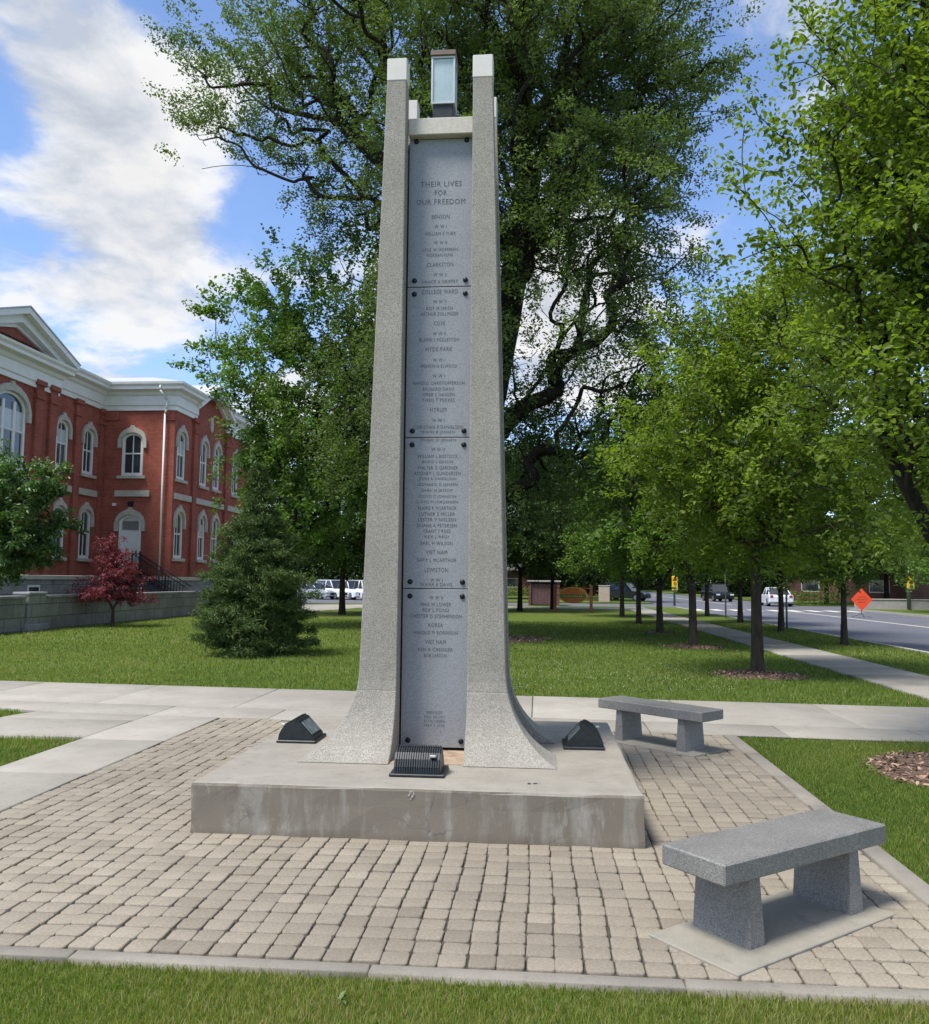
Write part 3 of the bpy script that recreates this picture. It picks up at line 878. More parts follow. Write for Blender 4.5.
def fl(z):
    zt, b = 0.94, 0.66
    if z >= zt: return 0.0
    t = min((zt - z) / b, 0.985)
    return 1 - math.sqrt(1 - t * t)
def pillar(sx, sy, name='pillar'):
    mb = MB(); rings = []
    zs = [ZP + 0.004, 0.335, 0.36, 0.39, 0.42, 0.46, 0.50, 0.55, 0.60, 0.66, 0.73, 0.792, 0.796, 0.800, 0.804, 0.87, 0.94, 1.5, 2.5, 3.5, 4.5, 5.600]
    for z in zs:
        f = fl(z)
        t = (5.8 - z) / 5.0
        xi, yi = 0.266, 0.235
        xo = 0.418 + 0.138 * t * (1 if z > 0.9 else 1) + 0.555 * f
        yo = 0.370 + 0.030 * t + 0.50 * f
        c = 0.006
        if z in (0.796, 0.800): xo -= 0.0014; yo -= 0.0014
        ring = [(sx * xi, sy * yi), (sx * xi, sy * (yo - c)), (sx * (xi + c), sy * yo), (sx * (xo - c), sy * yo), (sx * xo, sy * (yo - c)), (sx * xo, sy * yi)]
        if sx * sy > 0: ring = ring[::-1]
        rings.append([(x, y, z) for x, y in ring])
    mb.loft(rings)
    p = mb.build(name, M_agg, mon)
    mb = MB()
    t = 0.06
    xo, yo = 0.424, 0.374
    x0, x1 = sorted((sx * 0.263, sx * xo)); y0, y1 = sorted((sy * 0.232, sy * yo))
    mb.bbox(x0, x1, y0, y1, 5.603, 5.79, 0.006)
    mb.build('cap', M_white_stone, p)
    # casting joint near the flare
    return p
for sx in (-1, 1):
    for sy in (-1, 1):
        pillar(sx, sy)
# stone beams near the top, on all four sides
for (x0, x1, y0, y1) in ((-0.262, 0.262, -0.262, -0.10), (-0.262, 0.262, 0.10, 0.262), (-0.40, -0.17, -0.098, 0.098), (0.17, 0.40, -0.098, 0.098)):
    MB().bbox(x0, x1, y0, y1, 5.205, 5.345, 0.006).build('beam', M_beam, mon)
for (x0, x1, y0, y1) in ((-0.38, -0.28, -0.231, 0.231), (0.28, 0.38, -0.231, 0.231)):
    MB().box(x0, x1, y0, y1, ZP + 0.01, 5.175).build('side_panel', M_panel, mon)
MB().box(-0.262, 0.262, 0.20, 0.262, ZP + 0.01, 5.175).build('rear_panel', M_panel, mon)
# lettered panels
PZ = [(138, 5.203), (287, 3.97), (438, 2.75), (589, 1.56), (749, 0.345)]
def zpx(y):
    for (ya, za), (yb, zb) in zip(PZ[:-1], PZ[1:]):
        if y <= yb: return za + (zb - za) * (y - ya) / (yb - ya)
    return PZ[-1][1]
W1, W2 = 13, 14
TEXT = [
 [('THEIR LIVES', 184, 44, 1.6), ('FOR', 193, 13, 1.6), ('OUR FREEDOM', 202, 52, 1.6), ('BENSON', 217, 19, 1.25), ('W W I', 227, W1, 1), ('WILLIAM E TURK', 234, 33, 1), ('W W II', 243, W2, 1),
  ('LYLE W HOFFMAN', 250, 37, 1), ('NORMAN FUNK', 255.5, 28, 1), ('CLARKSTON', 265, 28, 1.25), ('W W II', 275, W2, 1), ('VANCE A GRIFFET', 282, 38, 1)],
 [('COLLEGE WARD', 292, 38, 1.25), ('W W II', 302, W2, 1), ('ROY M SMITH', 309, 28, 1), ('ARTHUR ZOLLINGER', 314.5, 40, 1), ('COVE', 324, 12, 1.25), ('W W II', 334.5, W2, 1), ('BLAINE S EGGLESTON', 340.5, 42, 1),
  ('HYDE PARK', 350, 28, 1.25), ('W W I', 361, W1, 1), ('MERWIN H ELWOOD', 367, 38, 1), ('W W I', 377, W1, 1), ('HAROLD CHRISTOFFERSON', 384, 54, 1), ('RICHARD DAVIS', 390, 33, 1), ('OMER L HANSEN', 395.5, 34, 1),
  ('THEO T PERKES', 401, 34, 1), ('HYRUM', 410.5, 17, 1.25), ('W W I', 421, W1, 1), ('CHRISTIAN P DANIELSEN', 427.7, 50, 1), ('IRWIN B JENSEN', 433, 35, 1)],
 [('MUREL D JENSEN', 441, 37, 1), ('W W II', 450, W2, 1), ('WILLIAM L BOSTOCK', 457, 42, 1), ('BUDD J EDSON', 463, 32, 1), ('WALTER G GARDNER', 468.6, 42, 1), ('RODNEY L GUNDERSEN', 474.3, 48, 1), ('JOHN A DANIELSON', 480, 39, 1),
  ('LEONARD D JENSEN', 485.8, 42, 1), ('EARL H JESSOP', 491.6, 32, 1), ('CLOYD C JOHNSON', 497.7, 39, 1), ('LLOYD M JORGENSEN', 503.3, 43, 1), ('BLAINE R MCARTHUR', 509, 40, 1), ('LUTHER E MILLER', 515, 37, 1),
  ('LESTER V NIELSEN', 520.5, 39, 1), ('DUANE A PETERSEN', 526.4, 41, 1), ('GRANT T ROSE', 532, 28, 1), ('REX J REID', 538, 25, 1), ('EARL H WILSON', 544, 33, 1), ('VIET NAM', 553, 22, 1.15), ('GARY L MCARTHUR', 560.7, 41, 1),
  ('LEWISTON', 570.5, 24, 1.25), ('W W I', 580.5, W1, 1), ('FRANK B DAVIS', 586.8, 33, 1)],
 [('W W II', 598, W2, 1), ('MAX W LOWER', 605, 31, 1), ('REX L POND', 610.8, 27, 1), ('CHESTER D STEPHENSON', 617, 53, 1), ('KOREA', 626, 15, 1.1), ('HAROLD M ROBINSON', 633.6, 45, 1), ('VIET NAM', 643, 21, 1.1), ('KEN R CREGGER', 650.8, 36, 1),
  ('BOB LARSON', 656.7, 23, 1), ('DEDICATED', 714, 16, 0.75), ('MAY 30 1971', 718.4, 21, 0.75), ('BY THE CITIZENS', 722.6, 21, 0.75), ('MAY 1 1974', 727, 20, 0.75)],
]
PXM = 131.5   # photo pixels per metre on the panel face
dg = bpy.context.evaluated_depsgraph_get()
def text_mesh(s, width, hgt):
    cu = bpy.data.curves.new('txt', 'FONT'); cu.body = s; cu.align_x = 'CENTER'; cu.size = 1.0
    cu.space_character = 1.12; cu.resolution_u = 2
    ob = bpy.data.objects.new('txt', cu); C.objects.link(ob)
    bpy.context.view_layer.update()
    me = bpy.data.meshes.new_from_object(ob.evaluated_get(bpy.context.evaluated_depsgraph_get()))
    co = np.array([v.co[:] for v in me.vertices]); fs = [list(p.vertices) for p in me.polygons]
    bpy.data.objects.remove(ob); bpy.data.curves.remove(cu); bpy.data.meshes.remove(me)
    w = co[:, 0].max() - co[:, 0].min(); h = co[:, 1].max() - co[:, 1].min()
    cx = (co[:, 0].max() + co[:, 0].min()) / 2; cy = (co[:, 1].max() + co[:, 1].min()) / 2
    return np.stack([(co[:, 0] - cx) * width / w, (co[:, 1] - cy) * hgt / h], 1), fs
PY = -0.190    # panel face plane (local y)
for k in range(4):
    z1 = PZ[k][1] - 0.003; z0 = PZ[k + 1][1] + 0.003
    p = MB().bbox(-0.262, 0.262, PY, PY + 0.05, z0, z1, 0.003).build('name_panel', M_panel, mon)
    mb = MB()
    for (s, y, w, hs) in TEXT[k]:
        xy, fs = text_mesh(s, w / PXM, 0.0275 * hs)
        zc = zpx(y)
        if zc > z1 - 0.02: zc = z1 - 0.035
        if zc < z0 + 0.02: zc = z0 + 0.03
        mb.add([(x, PY - 0.0015, zc + yy) for x, yy in xy], fs)
    t = mb.build('inscription', M_letter, p)
    for (bx, bz) in ((-0.205, z1 - (0.055 if k else 0.016)), (0.205, z1 - (0.055 if k else 0.016)), (-0.205, z0 + 0.05), (0.205, z0 + 0.05)):
        mb = MB(); n = 12; rings = []
        for (r, d) in ((0.021, 0.0), (0.020, 0.006), (0.014, 0.011), (0.004, 0.013)):
            rings.append([(bx + r * math.cos(2 * math.pi * i / n), PY - 0.0005 - d, bz + r * math.sin(2 * math.pi * i / n)) for i in range(n)])
        mb.loft(rings, True, True).build('bolt', M_bolt, p)
# lantern
lan = bpy.data.objects.new('lantern', None); C.objects.link(lan); lan.parent = mon; lan.location = (0, 0, 0)
lx, ly = -0.005, 0.0
MB().bbox(lx - 0.085, lx + 0.085, ly - 0.085, ly + 0.085, 5.30, 5.555, 0.006).build('lantern_base', M_lamp, lan)
mb = MB()
mb.box(lx - 0.088, lx + 0.088, ly - 0.088, ly + 0.088, 5.575, 5.945)
mb.build('glass_box', M_frost, lan)
mb = MB()
for sx in (-1, 1):
    for sy in (-1, 1):
        mb.box(lx + sx * 0.0915 - 0.007, lx + sx * 0.0915 + 0.007, ly + sy * 0.0915 - 0.007, ly + sy * 0.0915 + 0.007, 5.572, 5.95)
for z in (5.557, 5.952):
    mb.box(lx - 0.099, lx + 0.099, ly - 0.099, ly + 0.099, z, z + 0.014)
mb.build('lantern_frame', M_framemetal, lan)
MB().bbox(lx - 0.105, lx + 0.105, ly - 0.115, ly + 0.115, 5.968, 6.012, 0.004).build('lantern_cap', M_bronze, lan)

# lime run on the plinth front and a dark smudge on its top
mb = MB()
rr = np.random.default_rng(8)
for i in range(16):
    x = rr.normal(0, 0.010); z = ZP - 0.014 - abs(rr.normal(0, 0.022)) ; r = rr.uniform(0.002, 0.006)
    mb.add([(x + r * math.cos(t), py0 - 0.0030 - i * 0.00012, z + 1.6 * r * math.sin(t)) for t in np.linspace(0, -2 * math.pi, 9)[:-1]], [tuple(range(8))])
mb.build('lime_run', M_lime, mon)
mb = MB(); rr = np.random.default_rng(3)
for i in range(7):
    x, y = 0.76 + 0.012 * (i - 3) + rr.normal(0, 0.006), -1.17 + rr.normal(0, 0.007); r = rr.uniform(0.003, 0.009)
    mb.add([(x + r * 1.6 * math.cos(a), y + r * math.sin(a), ZP + 0.003 + i * 0.0002) for a in np.linspace(0, 6.28, 8, endpoint=False)], [tuple(range(8))])
mb.build('smudge', M_dirt, mon)

# ------------------------------------------------------------------ floodlights on the plinth
def floodlight(loc, rz, label):
    """wedge floodlight; its lens looks towards local +Y"""
    t = thing('floodlight', label, 'floodlight', loc, rz, 'floodlights on the plinth')
    MB().bbox(-0.185, 0.185, -0.15, 0.17, 0.0, 0.022, 0.006).build('base_flange', M_lamp, t)
    prof = [(-0.135, 0.022), (-0.128, 0.06), (-0.105, 0.105), (-0.07, 0.145), (-0.03, 0.168), (0.0, 0.178), (0.02, 0.172), (0.145, 0.04), (0.145, 0.022)]
    hw = 0.155
    mb = MB()
    mb.loft([[(x, y, z) for y, z in prof] for x in (-hw, hw)][::-1], True)
    body = mb.build('housing', M_lamp, t)
    mb = MB()
    for i in range(19):
        x = -hw + 0.011 + i * (2 * hw - 0.022) / 18
        for (a, b) in zip(prof[:5], prof[1:6]):
            (y0, z0), (y1, z1) = a, b
            d = Vector((0, y1 - y0, z1 - z0)).normalized(); nrm = Vector((0, -d.z, d.y)) * 0.011
            w = 0.0042
            vs = [(x - w, y0, z0), (x + w, y0, z0), (x + w, y1, z1), (x - w, y1, z1)]
            vs += [(v[0] * 1.0, v[1] + nrm.y, v[2] + nrm.z) for v in vs]
            mb.add(vs, [(4, 5, 6, 7), (0, 4, 7, 3), (1, 2, 6, 5), (0, 1, 5, 4), (3, 7, 6, 2)])
    mb.build('cooling_fin', M_lamp, body)
    d = Vector((0, 0.125, -0.132)).normalized(); n = Vector((0, 0.132, 0.125)).normalized()
    p0 = Vector((0, 0.02, 0.172))
    def lensq(x, s0, s1, h):
        return [p0 + Vector((-x, 0, 0)) + d * s0 + n * h, p0 + Vector((x, 0, 0)) + d * s0 + n * h, p0 + Vector((x, 0, 0)) + d * s1 + n * h, p0 + Vector((-x, 0, 0)) + d * s1 + n * h]
    mb = MB()
    a = lensq(0.125, 0.022, 0.155, 0.002); b = lensq(0.122, 0.025, 0.152, 0.007)
    mb.add(a + b, [(4, 7, 6, 5), (0, 1, 5, 4), (1, 2, 6, 5), (2, 3, 7, 6), (3, 0, 4, 7)])
    mb.build('lens', M_lampglass, t)
    mb = MB(); mb.bbox(0.085, 0.125, -0.128, -0.098, 0.128, 0.142, 0.002); mb.build('label_plate', M_signback, body)
    return t
floodlight((-0.80, 5.92, ZP), 0.0, 'black ribbed floodlight on the plinth in front of the name panels')
floodlight((-1.93, 7.02, ZP), R(-90), 'black wedge floodlight on the plinth left of the monument')
floodlight((0.37, 7.05, ZP), R(90), 'black wedge floodlight on the plinth right of the monument')

# ------------------------------------------------------------------ benches
def bench(loc, rz, label, L=1.22, W_=0.37):
    t = thing('stone_bench', label, 'bench', loc, rz, 'granite benches by the monument')
    mb = MB(); mb.bbox(-L / 2, L / 2, -W_ / 2, W_ / 2, 0.305, 0.40, 0.007)
    mb.build('seat', M_granite, t)
    for s in (-1, 1):
        mb = MB(); cx = s * 0.375
        rings = []
        for z, hx, hy in ((0.0, 0.054, 0.165), (0.15, 0.045, 0.160), (0.304, 0.036, 0.155)):
            c = 0.004
            rings.append([(cx - hx, -hy + c, z), (cx - hx + c, -hy, z), (cx + hx - c, -hy, z), (cx + hx, -hy + c, z), (cx + hx, hy - c, z), (cx + hx - c, hy, z), (cx - hx + c, hy, z), (cx - hx, hy - c, z)])
        mb.loft(rings).build('leg', M_granite, t)
    return t
bench((1.170, 4.415, 0.012), R(38), 'grey granite slab bench in the right foreground on its concrete pad')
bench((1.21, 8.93, 0.012), R(-44), 'smaller looking grey granite bench behind the plinth near the path', 1.26)
def pad(loc, rz, hx, hy, label, z):
    o = MB().bbox(-hx, hx, -hy, hy, -0.04, z, 0.004).build('bench_pad', M_pad, None, loc)
    o.rotation_euler = (0, 0, rz)
    return structure(o, label, 'concrete pad')
pad((1.135, 4.35, 0), R(39.5), 0.605, 0.25, 'smooth concrete pad under the foreground bench', 0.0125)
pad((1.21, 8.93, 0), R(-44), 0.58, 0.25, 'smooth concrete pad under the rear bench', 0.0125)

# ------------------------------------------------------------------ courthouse
ct = thing('courthouse', 'two storey red brick courthouse with white cornice, arched windows and pediment', 'building', (-22, 46, 0))
class Facade:
    """local frame on a wall: u along the wall, z up, d outward"""
    def __init__(s, o, u, n): s.o = Vector(o) - Vector((-22, 46, 0)); s.u = Vector(u); s.n = Vector(n)
    def p(s, u, z, d): q = s.o + s.u * u + s.n * d; return (q.x, q.y, z)
    def box(s, mb, u0, u1, z0, z1, d0, d1):
        vs = [s.p(u, z, d) for d in (d0, d1) for (u, z) in ((u0, z0), (u1, z0), (u1, z1), (u0, z1))]
        return mb.add(vs, [(3, 2, 1, 0), (4, 5, 6, 7), (0, 1, 5, 4), (1, 2, 6, 5), (2, 3, 7, 6), (3, 0, 4, 7)])
    def poly(s, mb, pts, d0, d1):
        n = len(pts)
        vs = [s.p(u, z, d) for d in (d0, d1) for (u, z) in pts]
        return mb.add(vs, [tuple(range(n - 1, -1, -1)), tuple(range(n, 2 * n))] + [(i, (i + 1) % n, n + (i + 1) % n, n + i) for i in range(n)])
    def wall(s, mb, u0, u1, z0, z1, ops, depth=0.32):
        us = sorted({u0, u1, *[a for o in ops for a in o[:2]]}); zs = sorted({z0, z1, *[a for o in ops for a in o[2:4]]})
        for a, b in zip(us[:-1], us[1:]):
            for c, d in zip(zs[:-1], zs[1:]):
                cu, cz = (a + b) / 2, (c + d) / 2
                if any(o[0] < cu < o[1] and o[2] < cz < o[3] for o in ops): continue
                mb.add([s.p(a, c, 0), s.p(b, c, 0), s.p(b, d, 0), s.p(a, d, 0)], [(0, 1, 2, 3)])
        for (a, b, c, d) in ops:
            for (e, f) in (((a, c), (a, d)), ((a, d), (b, d)), ((b, d), (b, c)), ((b, c), (a, c))):
                mb.add([s.p(*e, 0), s.p(*f, 0), s.p(*f, -depth), s.p(*e, -depth)], [(0, 1, 2, 3)])
FD = Facade((-24.4, 46, 0), (1, 0, 0), (0, -1, 0))      # wall with the door
FB = Facade((-20.25, 46, 0), (0, 1, 0), (1, 0, 0))      # wing beyond, facing the lawn
FA = Facade((-24.4, 46, 0), (0, -1, 0), (1, 0, 0))      # near wing, u runs towards the camera
FP = Facade((-24.0, 40.5, 0), (0, -1, 0), (1, 0, 0))    # pavilion under the pediment
ZL, ZT = 1.72, 11.05
def arc(u0, u1, zs, rise, n=10):
    """segmental arch points left to right springing at zs"""
    c = (u0 + u1) / 2; w = (u1 - u0) / 2
    return [(c + w * math.cos(math.pi * (1 - i / n)), zs + rise * math.sin(math.pi * (1 - i / n))) for i in range(n + 1)]
def window(f, u, w, z0, z1, rise, hood=True, blind=False, sill=True, door=False, mull=True, hoodw=0.17):
    """arched sash window: white frame, panes, hood moulding and sill; z1 is the crown of the arch"""
    h = w / 2; zs = z1 - rise
    fw = 0.17
    mb = MB()
    outer = [(u - h, z0)] + arc(u - h, u + h, zs, rise) + [(u + h, z0)]
    inner = [(u - h + fw, z0 + fw)] + arc(u - h + fw, u + h - fw, zs, rise - fw * 0.8) + [(u + h - fw, z0 + fw)]
    n = len(outer)
    for d0, d1 in ((-0.16, -0.02),):
        vs = [f.p(a, b, d1) for a, b in outer] + [f.p(a, b, d1) for a, b in inner] + [f.p(a, b, d0) for a, b in outer] + [f.p(a, b, d0) for a, b in inner]
        fs = []
        for i in range(n):
            j = (i + 1) % n
            fs += [(i, j, n + j, n + i), (n + i, n + j, 3 * n + j, 3 * n + i)]
        mb.add(vs, fs)
    if not door:
        zm = z0 + (z1 - z0) * 0.52
        f.box(mb, u - h + fw, u + h - fw, zm - 0.04, zm + 0.04, -0.14, -0.05)
        if w > 2:
            for q_ in (-0.42, 0.42): f.box(mb, u + q_ - 0.09, u + q_ + 0.09, z0 + fw, z1 - rise * 0.55, -0.138, -0.04)
        elif mull: f.box(mb, u - 0.025, u + 0.025, z0 + fw, z1 - fw * 0.8, -0.135, -0.06)
    w_ = mb.build('door' if door else 'window', M_white, ct)
    if door:
        mb = MB(); zt = z0 + (z1 - z0) * 0.72
        f.box(mb, u - h + fw, u + h - fw, z0 + 0.02, zt, -0.15, -0.09)
        for (a, b) in ((0.1, 0.46), (0.54, 0.92)):
            for s in (-1, 1):
                f.box(mb, u + s * 0.06 if s > 0 else u - h + fw + 0.08, u + h - fw - 0.08 if s > 0 else u - 0.06, z0 + (zt - z0) * a, z0 + (zt - z0) * b, -0.091, -0.075)
        mb.build('door_leaf', M_white, w_)
        mb = MB(); f.box(mb, u - h + fw, u + h - fw, zt + 0.06, zt + (z1 - zt) * 0.62, -0.16, -0.11)
        mb.build('transom', simple('transom_glass', (0.20, 0.20, 0.19), 0.3), w_)
        mb = MB(); f.box(mb, u + h - fw - 0.16, u + h - fw - 0.10, z0 + 1.0, z0 + 1.12, -0.09, -0.04)
        mb.build('handle', M_black, w_)
        mb = MB(); f.poly(mb, inner, -0.20, -0.165); mb.build('door_backing', M_white, w_)
    else:
        mb = MB(); f.poly(mb, inner, -0.15, -0.10); mb.build('pane', M_glass, w_)
        if blind:
            mb = MB(); f.box(mb, u - h + fw + 0.01, u + h - fw - 0.01, z0 + (z1 - z0) * 0.5, z1 - rise - 0.02, -0.102, -0.094); mb.build('blind', M_curtain, w_)
    if hood:
        e = hoodw
        ia = [(u - h, zs - 0.45)] + arc(u - h, u + h, zs, rise) + [(u + h, zs - 0.45)]
        oa = [(u - h - e, zs - 0.45), (u - h - e, zs + 0.02)] + arc(u - h - e * 0.7, u + h + e * 0.7, zs + 0.1, rise + e * 0.9, 8)[1:-1] + [(u + h + e, zs + 0.02), (u + h + e, zs - 0.45)]
        # keystone bump
        mid = len(oa) // 2
        oa = oa[:mid] + [(u - 0.13, oa[mid][1] + 0.02), (u - 0.10, oa[mid][1] + 0.13), (u + 0.10, oa[mid][1] + 0.13), (u + 0.13, oa[mid][1] + 0.02)] + oa[mid + 1:]
        mb = MB()
        m1, m2 = len(ia), len(oa)
        vs = [f.p(a, b, 0.13) for a, b in ia] + [f.p(a, b, 0.13) for a, b in oa]
        # stitch the two outlines by normalised length
        fs = []; i = j = 0
        while i < m1 - 1 or j < m2 - 1:
            if j >= m2 - 1 or (i < m1 - 1 and (i + 1) / (m1 - 1) <= (j + 1) / (m2 - 1)):
                fs.append((i, i + 1, m1 + j)); i += 1
            else:
                fs.append((i, m1 + j + 1, m1 + j)); j += 1
        o0 = len(vs)
        vs += [f.p(a, b, -0.05) for a, b in ia] + [f.p(a, b, -0.03) for a, b in oa]
        fs += [(k, k + 1, o0 + k + 1, o0 + k) for k in range(m1 - 1)] + [(m1 + k, m1 + k + 1, o0 + m1 + k + 1, o0 + m1 + k) for k in range(m2 - 1)]
        fs += [(0, m1, o0 + m1, o0), (m1 - 1, m1 + m2 - 1, o0 + m1 + m2 - 1, o0 + m1 - 1)]
        mb.add(vs, fs).build('hood_moulding', M_hood, w_)
    if sill and not door:
        mb = MB(); f.box(mb, u - h - 0.18, u + h + 0.18, z0 - 0.16, z0 - 0.003, -0.1, 0.14); mb.build('sill', M_hood, w_)
    return w_
def op(u, w, z0, z1): return (u - w / 2 + 0.01, u + w / 2 - 0.01, z0 - 0.01, z1 - 0.01)

wallmb = MB()
wD = [(1.75, 1.25, 7.32, 9.75, 0.42)]
dD = (1.78, 1.32, 2.0, 5.12, 0.45)
FD.wall(wallmb, 0, 4.15, ZL, ZT, [op(*wD[0][:4]), op(*dD[:4])])
wB = [(0.95, 1.15), (4.25, 1.05), (6.35, 1.05), (9.7, 1.1)]
opsB = [op(u, w, 7.2, 9.95) for u, w in wB] + [op(u, w, 2.75, 5.4) for u, w in wB]
FB.wall(wallmb, 0, 12.4, ZL, ZT, opsB)
wA = [(1.55, 1.15), (4.15, 1.15)]
opsA = [op(u, w, 7.2, 9.7) for u, w in wA] + [op(u, w, 2.65, 5.3) for u, w in wA]
FA.wall(wallmb, 0, 5.52, ZL, ZT, opsA)
wP = (3.7, 2.5, 6.45, 10.1, 0.8)
FP.wall(wallmb, 0, 7.4, ZL, ZT, [op(*wP[:4]), op(3.7, 1.6, 2.6, 5.4)])
# gable wall above the paired windows, end and hidden walls
FB.poly(wallmb, [(2.95, ZT), (7.75, ZT), (7.75, 11.9), (5.35, 13.15), (2.95, 11.9)], -0.1, 0.0)
FB.box(wallmb, 12.39, 12.4, ZL, ZT, -10, 0.0)
FP.box(wallmb, -0.01, 0.0, ZL, ZT, -1, 0.0)
FP.box(wallmb, 7.4, 7.41, ZL, ZT, -8, 0.0)
wallmb.build('brick_wall', M_brick, ct)
for f, args in ((FD, wD[0]),):
    window(f, *args, hoodw=0.2)
window(FD, *dD, door=True, hoodw=0.22)
for i, (u, w) in enumerate(wB):
    window(FB, u, w, 7.2, 9.95, 0.5, blind=(i % 2 == 0), hoodw=0.17)
    window(FB, u, w, 2.75, 5.4, 0.5, blind=(i % 2 == 1), hoodw=0.16)
for i, (u, w) in enumerate(wA):
    window(FA, u, w, 7.2, 9.7, 0.45, blind=(i == 1))
    window(FA, u, w, 2.65, 5.3, 0.45)
window(FP, *wP, hoodw=0.24, blind=True)
window(FP, 3.7, 1.6, 2.6, 5.4, 0.5)
# pilasters
def pil(f, u, w, d=0.14, z1=ZT):
    mb = MB()
    f.box(mb, u - w / 2, u + w / 2, ZL, z1 - 0.9, 0.002, d)
    f.box(mb, u - w / 2 - 0.06, u + w / 2 + 0.06, z1 - 0.898, z1 - 0.72, 0.002, d + 0.07)
    f.box(mb, u - w / 2, u + w / 2, z1 - 0.718, z1 - 0.25, 0.002, d)
    f.box(mb, u - w / 2 - 0.1, u + w / 2 + 0.1, z1 - 0.248, z1 - 0.003, 0.002, d + 0.1)
    mb.build('pilaster', M_brick, ct)
for u in (2.75, 7.95, 12.05): pil(FB, u, 0.5)
pil(FA, 2.85, 0.5); pil(FA, 0.25, 0.4, 0.1)
for u in (0.4, 1.6, 5.8, 7.0): pil(FP, u, 0.6)
# quoin tops at the corners of the door wall
for a_, b_ in ((0.02, 0.9), (3.5, 4.13)):
    mb = MB(); FD.box(mb, a_, b_, 10.45, 10.95, 0.002, 0.08); mb.build('corner_block', M_brick, ct)
# belt courses
for f, u0, u1, z in ((FD, 0.85, 2.85, 6.15), (FB, 0.12, 2.4, 6.05), (FB, 3.1, 7.6, 6.05), (FB, 8.3, 11.7, 6.05), (FA, 0.6, 2.5, 6.05), (FA, 3.2, 5.3, 6.05), (FP, 2.0, 5.4, 5.95)):
    mb = MB(); f.box(mb, u0, u1, z, z + 0.34, 0.002, 0.12); mb.build('belt_course', M_hood, ct)
# stone base with ledge
mb = MB()
FD.box(mb, 0, 4.3, -0.1, ZL - 0.2, -0.2, 0.12); FB.box(mb, -0.13, 12.5, -0.1, ZL - 0.2, -0.3, 0.125)
FA.box(mb, 0, 5.6, -0.1, ZL - 0.2, -0.25, 0.128); FP.box(mb, -0.1, 7.5, -0.1, ZL - 0.2, -0.2, 0.13)
mb.build('stone_base', M_basestone, ct)
mb = MB()
FD.box(mb, 0, 4.33, ZL - 0.2, ZL - 0.003, -0.2, 0.2); FB.box(mb, -0.205, 12.6, ZL - 0.2, ZL - 0.004, -0.3, 0.205)
FA.box(mb, 0, 5.6, ZL - 0.2, ZL - 0.005, -0.25, 0.208); FP.box(mb, -0.2, 7.6, ZL - 0.2, ZL - 0.006, -0.2, 0.21)
mb.build('base_ledge', M_hood, ct)
for u in (1.4, 6.6):
    mb = MB(); FP.box(mb, u - 0.5, u + 0.5, 0.35, 1.25, 0.131, 0.16); w_ = mb.build('basement_window', M_white, ct)
    mb = MB(); FP.box(mb, u - 0.4, u + 0.4, 0.45, 1.15, 0.161, 0.168); mb.build('pane', M_glass, w_)
# cornice: profile swept along each wall (d outwards, z)
CP = [(-0.05, ZT - 0.05), (0.10, ZT - 0.05), (0.10, ZT + 0.20), (0.16, ZT + 0.24), (0.16, ZT + 0.75), (0.24, ZT + 0.82), (0.30, ZT + 0.98), (0.52, ZT + 1.04), (0.58, ZT + 1.08), (0.58, ZT + 1.22), (0.68, ZT + 1.34), (0.70, ZT + 1.45), (-0.05, ZT + 1.50)]
def cornice(f, u0, u1, m0=0, m1=0, prof=CP):
    """m0/m1: +1 outside mitre, -1 inside mitre, 0 square end"""
    mb = MB()
    r0 = [f.p(u0 - m0 * d, z, d) for d, z in prof]; r1 = [f.p(u1 + m1 * d, z, d) for d, z in prof]
    mb.loft([r0, r1], m0 == 0 or m1 == 0)
    return mb.build('cornice', M_white, ct)
cornice(FD, 0, 4.15, -1, 1)
cornice(FB, 0, 2.93, 1, 0)
cornice(FB, 7.77, 12.4, 0, 1)
cornice(FA, 0, 5.48, -1, 0)
CPp = [(d + 0.002, z - 0.35) for d, z in CP]
cornice(FP, 0, 7.4, 1, 1, CPp)
FPr = Facade((-24.0, 40.5, 0), (-1, 0, 0), (0, 1, 0))
cornice(FPr, 0, 1.1, 1, 0, CPp)
# gutter line and downspout
mb = MB()
dsx = 3.62
pts = [FD.p(dsx - 0.12, 12.3, 0.62), FD.p(dsx - 0.12, 12.05, 0.62), FD.p(dsx + 0.12, 11.55, 0.24), FD.p(dsx + 0.12, 11.0, 0.24), FD.p(dsx, 10.8, 0.16), FD.p(dsx, 1.3, 0.16)]
for a, b in zip(pts[:-1], pts[1:]): mb.tube(a, b, 0.055, n=8)
mb.build('downspout', M_white, ct)
# pavilion pediment
mb = MB()
zb = ZT + 1.02; ap = 14.0
FP.poly(mb, [(-0.2, zb + 0.02), (3.7, ap - 0.5), (7.6, zb + 0.02)], -0.1, 0.02)
mb.build('tympanum', M_brick, ct)
mb = MB()
for s in (0, 1):
    a = (-0.78, zb + 0.0) if s == 0 else (8.18, zb + 0.0); b = (3.7, ap)
    sl = 1 if s == 0 else -1
    for (k0, k1, d) in ((-0.30, -0.02, 0.72), (-0.72, -0.30, 0.42), (-0.95, -0.72, 0.16)):
        FP.poly(mb, [(a[0] + sl * (0.05 if k0 > -0.5 else 0.9), a[1] + 0.05 + (k0 + 0.3 if k0 > -0.5 else 0.0)), (b[0], b[1] + k0), (b[0], b[1] + k1), (a[0] + sl * (0.02 if k0 > -0.5 else 0.1), a[1] + 0.05 + (0.27 if k0 > -0.5 else 0.12))], -0.02, d)
mb.build('pediment_rake', M_white, ct)
mb = MB()
FP.poly(mb, [(-0.8, zb + 0.30), (3.7, ap + 0.0), (8.2, zb + 0.30), (8.2, zb + 0.36), (3.7, ap + 0.07), (-0.8, zb + 0.36)], -9, 0.76)
